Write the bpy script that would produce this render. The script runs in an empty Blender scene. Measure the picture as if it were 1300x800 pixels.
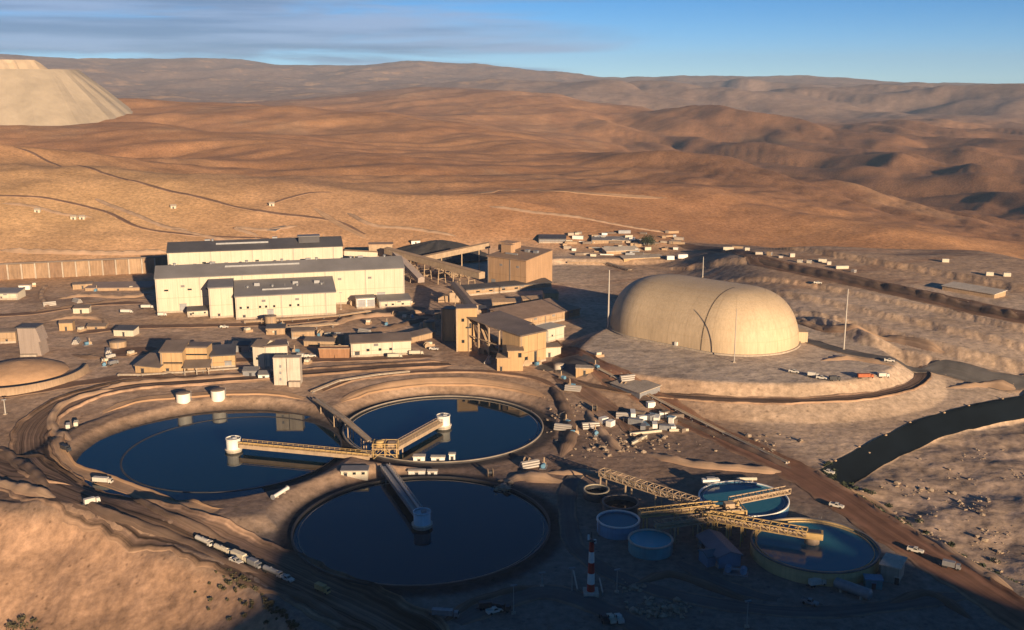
import bpy, math, random
import numpy as np
from mathutils import Vector, Matrix

random.seed(7)
S = bpy.context.scene
COL = S.collection
RAD = math.radians

# ---------------------------------------------------------------- camera, sky, sun, exposure
CAM_H = 140.0
PITCH = 13.0
FOC = 1300.0                       # focal length in photograph pixels (photograph is 1300 x 800)
cam_d = bpy.data.cameras.new('camera')
cam_d.sensor_width = 36.0
cam_d.lens = 36.0 * FOC / 1300.0
cam_d.clip_start = 1.0
cam_d.clip_end = 60000.0
cam = bpy.data.objects.new('camera', cam_d)
COL.objects.link(cam)
cam.location = (0, 0, CAM_H)
cam.rotation_euler = (RAD(90 - PITCH), 0, 0)
S.camera = cam

SUN_AZ = -27.0                     # direction the shadows fall, degrees clockwise from +Y
SUN_EL = 12.0
sun_d = bpy.data.lights.new('sun', 'SUN')
sun_d.energy = 5.0
sun_d.angle = RAD(0.5)
sun_d.color = (1.0, 0.75, 0.48)
sun = bpy.data.objects.new('sun', sun_d)
COL.objects.link(sun)
_sd = Vector((math.sin(RAD(SUN_AZ)) * math.cos(RAD(SUN_EL)), math.cos(RAD(SUN_AZ)) * math.cos(RAD(SUN_EL)), -math.sin(RAD(SUN_EL))))
sun.rotation_euler = _sd.to_track_quat('-Z', 'Y').to_euler()

W = bpy.data.worlds.new('World')
S.world = W
W.use_nodes = True
nt = W.node_tree
nt.nodes.clear()
def N(tree, kind, **kw):
    n = tree.nodes.new(kind)
    for k, v in kw.items():
        if k.startswith('in_'):
            n.inputs[k[3:].replace('_', ' ')].default_value = v
        else:
            setattr(n, k, v)
    return n
out = N(nt, 'ShaderNodeOutputWorld')
bg = N(nt, 'ShaderNodeBackground')
bg.inputs['Strength'].default_value = 0.075
sky = N(nt, 'ShaderNodeTexSky', sky_type='NISHITA', sun_disc=False)
sky.sun_elevation = RAD(SUN_EL)
sky.sun_rotation = RAD(180 + SUN_AZ)
sky.altitude = 3500
sky.air_density = 0.62
sky.dust_density = 0.0
sky.ozone_density = 2.0
tc = N(nt, 'ShaderNodeTexCoord')
mp = N(nt, 'ShaderNodeMapping')
mp.inputs['Scale'].default_value = (1.0, 1.0, 14.0)
mp.inputs['Location'].default_value = (3.1, 0.4, 0.2)
nz = N(nt, 'ShaderNodeTexNoise')
nz.inputs['Scale'].default_value = 2.6
nz.inputs['Detail'].default_value = 8
nz.inputs['Roughness'].default_value = 0.55
nz.inputs['Distortion'].default_value = 0.6
L = nt.links.new
L(tc.outputs['Generated'], mp.inputs['Vector'])
L(mp.outputs['Vector'], nz.inputs['Vector'])
# a bank of thin cloud over the western half of the sky, streaked by the noise
sx_ = N(nt, 'ShaderNodeSeparateXYZ'); L(tc.outputs['Generated'], sx_.inputs[0])
def rng_(src, a, b, c, d):
    r = N(nt, 'ShaderNodeMapRange'); r.interpolation_type = 'SMOOTHSTEP'
    for k, v in (('From Min', a), ('From Max', b), ('To Min', c), ('To Max', d)): r.inputs[k].default_value = v
    L(src, r.inputs['Value']); return r.outputs['Result']
west = rng_(sx_.outputs['X'], 0.16, -0.06, -0.16, 0.10)
hi0 = rng_(sx_.outputs['Z'], 0.005, 0.06, -0.10, 0.02)
hi1 = rng_(sx_.outputs['Z'], 0.11, 0.26, 0.0, -0.30)
hi_ = N(nt, 'ShaderNodeMath', operation='ADD'); L(hi0, hi_.inputs[0]); L(hi1, hi_.inputs[1])
hi = hi_.outputs[0]
ad1 = N(nt, 'ShaderNodeMath', operation='ADD'); L(nz.outputs['Fac'], ad1.inputs[0]); L(west, ad1.inputs[1])
ad2 = N(nt, 'ShaderNodeMath', operation='ADD'); L(ad1.outputs[0], ad2.inputs[0]); L(hi, ad2.inputs[1])
cover = rng_(ad2.outputs[0], 0.44, 0.66, 0.0, 0.85)
# the cloud itself is blue-grey with paler tops
mp2 = N(nt, 'ShaderNodeMapping'); mp2.inputs['Scale'].default_value = (1.4, 1.4, 26.0)
nz2 = N(nt, 'ShaderNodeTexNoise'); nz2.inputs['Scale'].default_value = 3.1; nz2.inputs['Detail'].default_value = 6
L(tc.outputs['Generated'], mp2.inputs['Vector']); L(mp2.outputs['Vector'], nz2.inputs['Vector'])
cc = N(nt, 'ShaderNodeMix', data_type='RGBA')
cc.inputs['A'].default_value = (1.3, 1.9, 3.1, 1); cc.inputs['B'].default_value = (2.5, 3.2, 4.7, 1)
L(rng_(nz2.outputs['Fac'], 0.36, 0.66, 0, 1), cc.inputs['Factor'])
mx = N(nt, 'ShaderNodeMix', data_type='RGBA')
hs = N(nt, 'ShaderNodeHueSaturation')
hs.inputs['Saturation'].default_value = 1.27
hs.inputs['Value'].default_value = 0.74
L(sky.outputs['Color'], hs.inputs['Color'])
L(cover, mx.inputs['Factor'])
L(hs.outputs['Color'], mx.inputs['A'])
L(cc.outputs['Result'], mx.inputs['B'])
L(mx.outputs['Result'], bg.inputs['Color'])
L(bg.outputs['Background'], out.inputs['Surface'])

S.view_settings.view_transform = 'Standard'
S.view_settings.look = 'None'
S.view_settings.gamma = 1.0
S.view_settings.exposure = 0.92
S.render.engine = 'CYCLES'
S.cycles.max_bounces = 5
S.cycles.volume_bounces = 0

# ---------------------------------------------------------------- pixel <-> place
_cp, _sp = math.cos(RAD(PITCH)), math.sin(RAD(PITCH))
def ray(px, py):
    a, b = (px - 650.0) / FOC, -(py - 400.0) / FOC
    return np.array([a, _cp + b * _sp, -_sp + b * _cp])
def G(px, py, z=0.0):
    """the point at height z that the photograph shows at px, py"""
    d = ray(px, py)
    t = (z - CAM_H) / d[2]
    return np.array([d[0] * t, d[1] * t, z])
def Q(px, py, r):
    """the point at horizontal distance r"""
    d = ray(px, py)
    t = r / math.hypot(d[0], d[1])
    return np.array([d[0] * t, d[1] * t, CAM_H + d[2] * t])

# ---------------------------------------------------------------- noise
_rs = np.random.RandomState(11)
_perm = _rs.permutation(4096)
_gr = _rs.rand(4096) * 2 * math.pi
_gx, _gy = np.cos(_gr), np.sin(_gr)
def pnoise(x, y):
    xi, yi = np.floor(x).astype(np.int64), np.floor(y).astype(np.int64)
    xf, yf = x - xi, y - yi
    u = xf * xf * xf * (xf * (xf * 6 - 15) + 10)
    v = yf * yf * yf * (yf * (yf * 6 - 15) + 10)
    def g(i, j, fx, fy):
        k = _perm[(_perm[i & 4095] + j) & 4095]
        return _gx[k] * fx + _gy[k] * fy
    a, b = g(xi, yi, xf, yf), g(xi + 1, yi, xf - 1, yf)
    c, d = g(xi, yi + 1, xf, yf - 1), g(xi + 1, yi + 1, xf - 1, yf - 1)
    return (a * (1 - u) + b * u) * (1 - v) + (c * (1 - u) + d * u) * v
def fbm(x, y, o=4, gain=0.5):
    s, a = 0, 1.0
    for i in range(o):
        s = s + a * pnoise(x * 2 ** i + 17.3 * i, y * 2 ** i - 9.1 * i)
        a *= gain
    return s
def ridged(x, y, o=4):
    s, a = 0, 1.0
    for i in range(o):
        s = s + a * (1 - np.abs(pnoise(x * 2 ** i + 7.7 * i, y * 2 ** i + 3.3 * i)) * 2)
        a *= 0.5
    return s
def sst(a, b, x):
    t = np.clip((x - a) / (b - a), 0, 1)
    return t * t * (3 - 2 * t)
def smax(a, b, k):
    h = np.clip(0.5 + 0.5 * (b - a) / k, 0, 1)
    return a * (1 - h) + b * h + k * h * (1 - h)
def poly_dist(x, y, pts):
    """distance to a polyline, signed side (+ = left of travel), parameter-interpolated third value"""
    best = np.full(x.shape, 1e9); side = np.zeros(x.shape); val = np.zeros(x.shape)
    for (a, b) in zip(pts[:-1], pts[1:]):
        ax, ay = a[0], a[1]; bx, by = b[0], b[1]
        dx, dy = bx - ax, by - ay
        l2 = dx * dx + dy * dy
        t = np.clip(((x - ax) * dx + (y - ay) * dy) / l2, 0, 1)
        ex, ey = x - ax - t * dx, y - ay - t * dy
        d = np.sqrt(ex * ex + ey * ey)
        m = d < best
        best = np.where(m, d, best)
        side = np.where(m, np.sign(dx * (y - ay) - dy * (x - ax)), side)
        if len(a) > 2:
            val = np.where(m, a[2] + t * (b[2] - a[2]), val)
    return best, side, val

# ---------------------------------------------------------------- places the terrain must know
R_TH = 41.0
TH = [G(297, 573), G(563, 543), G(536, 669)]      # the three thickeners
MESA = G(962, 452, 10)                              # yard round the dome
DOME = G(893, 437, 10)
STEPS = [   # cut banks to the right of the dome: polyline, height, width
    ([G(1003, 418, 5), G(1090, 449, 5), G(1180, 470, 5), G(1330, 500, 5), G(1600, 560, 5)], 5.5, 5.5),
    ([G(940, 378, 13), G(1000, 396, 13), G(1080, 414, 13), G(1200, 444, 13), G(1330, 470, 13), G(1600, 530, 13)], 4.5, 4.5),
    ([G(960, 366, 16), G(1040, 384, 16), G(1200, 420, 16), G(1330, 448, 16), G(1600, 500, 16)], 3.0, 3.5),
    ([G(930, 352, 16), G(1040, 372, 16), G(1200, 404, 16), G(1330, 434, 16), G(1600, 486, 16)], 2.6, 2.6),
    ([G(1010, 326, 20), G(1100, 344, 20), G(1200, 362, 20), G(1330, 388, 20), G(1600, 440, 20)], 3.4, 3.4),
    ([G(880, 326, 18), G(970, 342, 18), G(1100, 372, 18), G(1330, 424, 18), G(1600, 470, 18)], 4.0, 4.0),
]
SLOPE_EDGE = [(-3000.0, 330.0, 0.0), G(-400, 600), G(0, 644), G(110, 660), G(200, 694), G(290, 724), G(345, 764), G(400, 815), G(440, 900)]
EMB = [G(1040, 597), G(1080, 574), G(1130, 549), G(1190, 527), G(1310, 506), G(1600, 480), (2500.0, 700.0, 0.0)]     # edge of the river embankment
CORR = [G(1040, 597), G(1075, 622), G(1160, 675), G(1300, 745), G(1500, 830), (900.0, 60.0, 0.0)]                     # rubble edge of the river bed
RIDGES = [  # (px, row, distance) crest lines; slope; roundness
    ([(560, 258, 880), (680, 250, 960), (780, 244, 1010), (860, 240, 1040), (930, 259, 1010), (1000, 272, 980), (1070, 279, 960), (1130, 288, 930), (1200, 321, 850), (1290, 350, 790)], 0.30, 45, 14),
    ([(560, 108, 4200), (700, 126, 3600), (800, 143, 3300), (870, 151, 3100), (960, 155, 3000), (1100, 163, 2800), (1200, 172, 2700), (1320, 176, 2600), (1600, 180, 2500)], 0.17, 200, 60),
    ([(1010, 168, 2750), (985, 200, 2350), (930, 235, 1950)], 0.30, 60, 30),
    ([(1120, 172, 2650), (1130, 200, 2200), (1100, 245, 1750), (1050, 275, 1500)], 0.32, 50, 30),
    ([(1240, 178, 2500), (1260, 215, 2000), (1230, 270, 1550), (1210, 305, 1300)], 0.34, 45, 25),
    ([(1400, 190, 2300), (1380, 230, 1800), (1330, 290, 1350), (1290, 318, 1150)], 0.36, 45, 25),
    ([(-200, 118, 3000), (60, 122, 2900), (240, 128, 2700), (420, 140, 2400), (560, 160, 2100), (700, 190, 1750), (800, 214, 1480), (870, 234, 1250)], 0.17, 120, 50),
    ([(-200, 150, 1900), (100, 156, 1800), (260, 168, 1650), (400, 186, 1450), (520, 208, 1250), (640, 236, 1080)], 0.16, 90, 40),
    ([(-300, 170, 1250), (0, 184, 1150), (80, 202, 1080), (160, 217, 1030), (330, 226, 1010), (460, 248, 920), (560, 275, 830)], 0.17, 50, 30),
    ([(-400, 62, 9500), (0, 70, 9500), (100, 76, 9500), (240, 74, 9500), (400, 84, 9300), (480, 83, 9000), (540, 79, 9000), (590, 86, 9000), (680, 94, 9000), (780, 99, 9000), (900, 97, 8800), (1000, 97, 8800), (1100, 103, 8800), (1200, 107, 8800), (1320, 112, 8800), (1700, 112, 8800)], 0.10, 300, 80),
    ([(620, 104, 6000), (720, 108, 5800), (800, 106, 5600), (900, 108, 5400), (1000, 104, 5400), (1100, 112, 5200), (1200, 114, 5000), (1320, 118, 4800), (1700, 120, 4800)], 0.14, 150, 60),
]
RIDGES = [([tuple(Q(*p)) for p in pts], k, w, sm) for (pts, k, w, sm) in RIDGES]
# the hill behind the camera whose shadow lies over the yard in the foreground
_e = [(-300, 1100), (200, 950), (330, 830), (330, 740), (350, 680), (420, 606), (600, 602), (700, 612), (780, 624), (960, 634), (1040, 692), (1150, 728), (1230, 748), (1300, 775), (1420, 800)]
HILL_Y = -130.0
_hx, _hz = [], []
for (a, b) in _e:
    p = G(a, b, 0.0)
    Ld = (p[1] - HILL_Y) / math.cos(RAD(SUN_AZ))
    _hx.append(p[0] - Ld * math.sin(RAD(SUN_AZ)))
    _hz.append(Ld * math.tan(RAD(SUN_EL)))
_o = np.argsort(_hx)
_hx, _hz = np.array(_hx)[_o], np.array(_hz)[_o]

def far_hgt(x, y):
    d = np.hypot(x, y)
    az = np.degrees(np.arctan2(x, y))
    dd = [0, 780, 1100, 1600, 2500, 4000, 7000, 9500, 14000]
    bl = np.interp(d, dd, [5, 5, 6, 12, 30, 45, 70, 80, -200])
    br = np.interp(d, [0, 780, 1000, 1150, 1400, 1700, 2100, 2700, 4000, 7000, 9500, 14000], [5, 5, -10, -70, -125, -130, -105, -55, 0, 60, 70, -200])
    t = sst(-7, 9, az)
    far = bl * (1 - t) + br * t
    # hills: crest lines with gullied flanks
    wx = x + 60 * fbm(x / 420, y / 420, 3); wy = y + 60 * fbm(x / 420 + 40, y / 420 + 9, 3)
    hills = far
    for pts, k, w, sm in RIDGES:
        rh = np.full(x.shape, -1e9)
        for a, b in zip(pts[:-1], pts[1:]):
            dist, side, zc = poly_dist(wx, wy, [a, b])
            rh = np.maximum(rh, zc - k * (np.sqrt(dist * dist + w * w) - w))
        hills = smax(hills, rh, sm)
    amp = sst(760, 1200, d)
    rg = ridged(wx / 520 + 3.1, wy / 520, 4) - 1.2
    fine = fbm(wx / 150, wy / 150, 4)
    def folds(a, ca, cl, o1, o2):
        """long V-shaped gullies: a = heading of the fold lines, ca = spacing, cl = length"""
        u = (wx * math.cos(RAD(a)) - wy * math.sin(RAD(a))); v = (wx * math.sin(RAD(a)) + wy * math.cos(RAD(a)))
        return np.abs(pnoise(u / ca + o1, v / cl + o2)) + .42 * np.abs(pnoise(u / ca * 2.3 + o2, v / cl * 1.6 + o1)) + .16 * np.abs(pnoise(u / ca * 5.1, v / cl * 4 + o1)) - .36
    rt = sst(1, 10, az)
    cre = (1 - rt) * 26 * folds(58, 300, 1100, 3.3, 1.2) + rt * 108 * folds(-24, 340, 1200, 8.1, 4.4) * sst(1050, 1500, d)
    cre = cre + 5.0 * sst(800, 900, d) * sst(2200, 1300, d) * folds(35, 90, 260, 2.2, 7.7) + 2.0 * sst(790, 860, d) * sst(1600, 1000, d) * fbm(x / 32, y / 32, 3)
    cre = cre * sst(790, 1150, d) * sst(4600, 3400, d) + sst(3600, 5000, d) * (60 + 190 * rt) * sst(8600, 6800, d) * folds(-32, 900, 3600, 1.7, 6.1)
    gul = ridged((wx * .9 + wy * .35) / 210 + 2, (wy * .9 - wx * .35) / 420, 4) - 1.1
    hills = hills + amp * np.minimum(1, d / 2500 + 0.25) * (8 * rg + 2.5 * fine) + cre + sst(2600, 5200, d) * 22 * (ridged(wx / 900, wy / 1400 + 5, 3) - 1.1)
    hills = np.minimum(hills, 5 + np.maximum(d - 770, 0) * 0.24 + 3 * fine)
    return hills
def mesa_q(x, y):
    dx, dy = x - MESA[0], y - MESA[1]
    return np.hypot(dx * np.where(dx < 0, .75, 1.0), dy * np.where(dy < 0, 1.4, .72))
def near_hgt(x, y):
    # ---- the plant: terraces cut by hand
    z = 5.0 * sst(380, 470, y - 0.10 * x)
    dT = [np.hypot(x - p[0], y - p[1]) for p in TH]
    z = np.maximum(z, 3.2 * sst(80, 69, dT[0]))
    dA = np.hypot(x - TH[0][0] + 7.0, y - TH[0][1])
    for q, off in ((dA, 9.0), (dT[1], 4.5), (dT[2], 4.0)):
        z = np.minimum(z, np.maximum(0.0, (q - (R_TH + off)) * 0.5))
    # dome mesa, ring road, skirt
    q = mesa_q(x, y) + 1.2 * fbm(x / 30, y / 30, 3)
    mesa = np.interp(q, [0, 64, 73, 81, 100], [10, 10, 5, 5, 0])
    mesa = np.where(y > MESA[1] + 55, np.maximum(mesa, 0), mesa)
    z = np.maximum(z, mesa)
    # cut banks to the right and their benches
    wob = 1.3 * fbm(x / 40, y / 40, 3) + 0.9 * ridged(x / 6, y / 18, 2) - 0.9
    for pts, H, wd in STEPS:
        dist, side, _ = poly_dist(x, y, pts)
        s = np.where(side > 0, dist, -dist) + wob
        fade = sst(pts[0][0] - 35, pts[0][0] + 20, x)
        rill = 1 + 0.0 * s
        z = z + fade * H * np.clip(s / wd, 0, 1) * rill
    # laydown pad behind the crusher
    lp = np.maximum(np.abs((x - G(790, 316, 9)[0]) / 85.0), np.abs((y - G(790, 312, 9)[1]) / 62.0))
    z = np.maximum(z, 9.0 * sst(1.12, 0.98, lp + 0.06 * fbm(x / 25, y / 25, 2)))
    # river bed
    dist, side, _ = poly_dist(x, y, EMB)
    s1 = np.where(side > 0, -dist, dist)
    dist, side, _ = poly_dist(x, y, CORR)
    s2 = np.where(side > 0, dist, -dist)
    inside = np.minimum(s1, s2)
    bed = -6.5 + 1.6 * fbm(x / 26, y / 26, 4) + 2.2 * sst(20, 120, inside) * (1 + fbm(x / 60, y / 60, 2))
    cut = np.clip(np.minimum(s1 / 8.0, s2 / 9.0), 0, 1)
    z = z * (1 - cut) + bed * cut
    # the slope in front
    dist, side, _ = poly_dist(x, y, SLOPE_EDGE)
    s = np.where(side > 0, -dist, dist) + 1.5 * fbm(x / 18, y / 18, 3)
    fall = np.clip(s, 0, 90)
    z = z - 0.55 * fall - sst(0, 12, s) * (1.0 + 0.8 * ridged((x * 0.86 + y * 0.5) / 11, (x * -0.5 + y * 0.86) / 60, 4)) * 0.9
    z = z + 0.8 * np.exp(-((s + 2.5) / 1.6) ** 2)                     # low berm on its edge
    # small unevenness
    z = z + 0.22 * fbm(x / 9, y / 9, 3) * sst(44, 52, np.minimum(np.minimum(dT[0], dT[1]), dT[2]))
    return z
def hgt(x, y):
    x = np.asarray(x, float); y = np.asarray(y, float)
    sh = x.shape
    x = x.ravel(); y = y.ravel()
    d = np.hypot(x, y)
    nearmix = sst(720, 830, d + 40 * fbm(x / 120, y / 120, 2))
    zz = np.zeros(x.shape)
    m = nearmix < 1
    if m.any():
        zz[m] = near_hgt(x[m], y[m]) * (1 - nearmix[m])
    m = nearmix > 0
    if m.any():
        zz[m] += far_hgt(x[m], y[m]) * nearmix[m]
    # hill behind the camera
    ch = np.interp(x, _hx, _hz)
    back = ch * np.exp(-((y - HILL_Y) / 55.0) ** 2) * sst(900, 600, np.abs(x))
    zz = np.where(y < 60, np.maximum(zz * sst(-300, 60, y), back), zz)
    return zz.reshape(sh)

def H(x, y):
    return float(hgt(np.array([x]), np.array([y]))[0])
def P(px, py):
    """the ground point that the photograph shows at px, py"""
    d = ray(px, py)
    zmin = -25.0 if py > 330 else -200.0
    t0 = max(150.0, min(6000.0, (CAM_H - 45.0) / max(1e-3, -d[2]) * math.hypot(d[0], d[1])) * .9) if py > 330 else 600.0
    t = np.geomspace(t0, min(13000.0, (CAM_H - zmin) / max(1e-3, -d[2]) * 1.05 * math.hypot(d[0], d[1])) if py > 330 else 12000, 260) / math.hypot(d[0], d[1])
    X, Y, Z = d[0] * t, d[1] * t, CAM_H + d[2] * t
    g = hgt(X, Y)
    k = np.argmax(Z < g)
    if k == 0:
        k = len(t) - 1
    t2 = np.linspace(t[k - 1], t[k], 30)
    X, Y, Z = d[0] * t2, d[1] * t2, CAM_H + d[2] * t2
    g = hgt(X, Y)
    k = max(1, int(np.argmax(Z < g)))
    return np.array([X[k], Y[k], g[k]])
# ---------------------------------------------------------------- materials
def lin(r, g, b):
    f = lambda c: (c / 255 / 12.92) if c / 255 <= 0.04045 else ((c / 255 + 0.055) / 1.055) ** 2.4
    return (f(r), f(g), f(b))
MATS = {}
def mat(name, col, rough=0.7, metal=0.0, var=0.12, scale=0.25, bump=0.0, bscale=2.0, ribs=0.0, rib_axis='X', streak=0.0, spec=0.3, coat=0.0):
    """a procedural surface: base colour broken up by noise, optional corrugation and streaks"""
    if name in MATS:
        return MATS[name]
    m = bpy.data.materials.new(name)
    m.use_nodes = True
    t = m.node_tree
    b = t.nodes['Principled BSDF']
    b.inputs['Roughness'].default_value = rough
    b.inputs['Metallic'].default_value = metal
    b.inputs['Specular IOR Level'].default_value = spec
    tc = N(t, 'ShaderNodeTexCoord')
    n1 = N(t, 'ShaderNodeTexNoise')
    n1.inputs['Scale'].default_value = scale
    n1.inputs['Detail'].default_value = 6
    n1.inputs['Roughness'].default_value = 0.62
    t.links.new(tc.outputs['Object'], n1.inputs['Vector'])
    mr = N(t, 'ShaderNodeMapRange')
    mr.inputs['From Min'].default_value = 0.25
    mr.inputs['From Max'].default_value = 0.75
    mr.inputs['To Min'].default_value = 1 - var * 1.6
    mr.inputs['To Max'].default_value = 1 + var
    t.links.new(n1.outputs['Fac'], mr.inputs['Value'])
    fac = mr.outputs['Result']
    if streak:
        mpn = N(t, 'ShaderNodeMapping')
        mpn.inputs['Scale'].default_value = (1.2, 1.2, 0.05)
        n2 = N(t, 'ShaderNodeTexNoise')
        n2.inputs['Scale'].default_value = 1.0
        n2.inputs['Detail'].default_value = 4
        t.links.new(tc.outputs['Object'], mpn.inputs['Vector'])
        t.links.new(mpn.outputs['Vector'], n2.inputs['Vector'])
        m2 = N(t, 'ShaderNodeMapRange')
        m2.inputs['From Min'].default_value = 0.35
        m2.inputs['From Max'].default_value = 0.7
        m2.inputs['To Min'].default_value = 1 + streak * 0.3
        m2.inputs['To Max'].default_value = 1 - streak
        t.links.new(n2.outputs['Fac'], m2.inputs['Value'])
        ml = N(t, 'ShaderNodeMath', operation='MULTIPLY')
        t.links.new(fac, ml.inputs[0]); t.links.new(m2.outputs['Result'], ml.inputs[1])
        fac = ml.outputs[0]
    vm = N(t, 'ShaderNodeVectorMath', operation='SCALE')
    vm.inputs[0].default_value = col[:3]
    t.links.new(fac, vm.inputs['Scale'])
    t.links.new(vm.outputs['Vector'], b.inputs['Base Color'])
    hsrc = None
    if ribs:
        wv = N(t, 'ShaderNodeTexWave', wave_type='BANDS', bands_direction=rib_axis, wave_profile='SIN')
        wv.inputs['Scale'].default_value = ribs
        t.links.new(tc.outputs['Object'], wv.inputs['Vector'])
        hsrc = wv.outputs['Fac']; dist = 0.12
    elif bump:
        n3 = N(t, 'ShaderNodeTexNoise')
        n3.inputs['Scale'].default_value = bscale
        n3.inputs['Detail'].default_value = 5
        t.links.new(tc.outputs['Object'], n3.inputs['Vector'])
        hsrc = n3.outputs['Fac']; dist = bump
    if hsrc is not None:
        bp = N(t, 'ShaderNodeBump')
        bp.inputs['Strength'].default_value = 0.6
        bp.inputs['Distance'].default_value = dist
        t.links.new(hsrc, bp.inputs['Height'])
        t.links.new(bp.outputs['Normal'], b.inputs['Normal'])
    MATS[name] = m
    return m

def ground_mat(name, roadlike=False):
    """soil: the colour of each place is kept with the mesh, broken up by grit, rills and pebbles"""
    m = bpy.data.materials.new(name)
    m.use_nodes = True
    t = m.node_tree
    b = t.nodes['Principled BSDF']
    b.inputs['Roughness'].default_value = 0.95
    b.inputs['Specular IOR Level'].default_value = 0.08
    at = N(t, 'ShaderNodeAttribute', attribute_name='soil')
    geo = N(t, 'ShaderNodeNewGeometry')
    n1 = N(t, 'ShaderNodeTexNoise'); n1.inputs['Scale'].default_value = 0.028; n1.inputs['Detail'].default_value = 9; n1.inputs['Roughness'].default_value = 0.65
    n2 = N(t, 'ShaderNodeTexNoise'); n2.inputs['Scale'].default_value = 0.35; n2.inputs['Detail'].default_value = 6; n2.inputs['Roughness'].default_value = 0.7
    for n in (n1, n2):
        t.links.new(geo.outputs['Position'], n.inputs['Vector'])
    def rng(src, lo, hi, a=0.3, c=0.7):
        r = N(t, 'ShaderNodeMapRange')
        r.inputs['From Min'].default_value = a; r.inputs['From Max'].default_value = c
        r.inputs['To Min'].default_value = lo; r.inputs['To Max'].default_value = hi
        t.links.new(src, r.inputs['Value'])
        return r.outputs['Result']
    f1, f2 = rng(n1.outputs['Fac'], 0.78, 1.2), rng(n2.outputs['Fac'], 0.62, 1.34)
    ml = N(t, 'ShaderNodeMath', operation='MULTIPLY')
    t.links.new(f1, ml.inputs[0]); t.links.new(f2, ml.inputs[1])
    # scattered dark stones
    vo = N(t, 'ShaderNodeTexVoronoi'); vo.inputs['Scale'].default_value = 0.22
    t.links.new(geo.outputs['Position'], vo.inputs['Vector'])
    st = rng(vo.outputs['Distance'], 0.62, 1.0, 0.07, 0.16)
    m2 = N(t, 'ShaderNodeMath', operation='MULTIPLY')
    t.links.new(ml.outputs[0], m2.inputs[0]); t.links.new(st, m2.inputs[1])
    vm = N(t, 'ShaderNodeVectorMath', operation='SCALE')
    t.links.new(at.outputs['Color'], vm.inputs[0])
    t.links.new(m2.outputs[0], vm.inputs['Scale'])
    t.links.new(vm.outputs['Vector'], b.inputs['Base Color'])
    n3 = N(t, 'ShaderNodeTexNoise'); n3.inputs['Scale'].default_value = 0.16; n3.inputs['Detail'].default_value = 8; n3.inputs['Roughness'].default_value = 0.6
    t.links.new(geo.outputs['Position'], n3.inputs['Vector'])
    bp = N(t, 'ShaderNodeBump'); bp.inputs['Strength'].default_value = 0.55; bp.inputs['Distance'].default_value = 0.9
    t.links.new(n3.outputs['Fac'], bp.inputs['Height'])
    t.links.new(bp.outputs['Normal'], b.inputs['Normal'])
    return m

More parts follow.
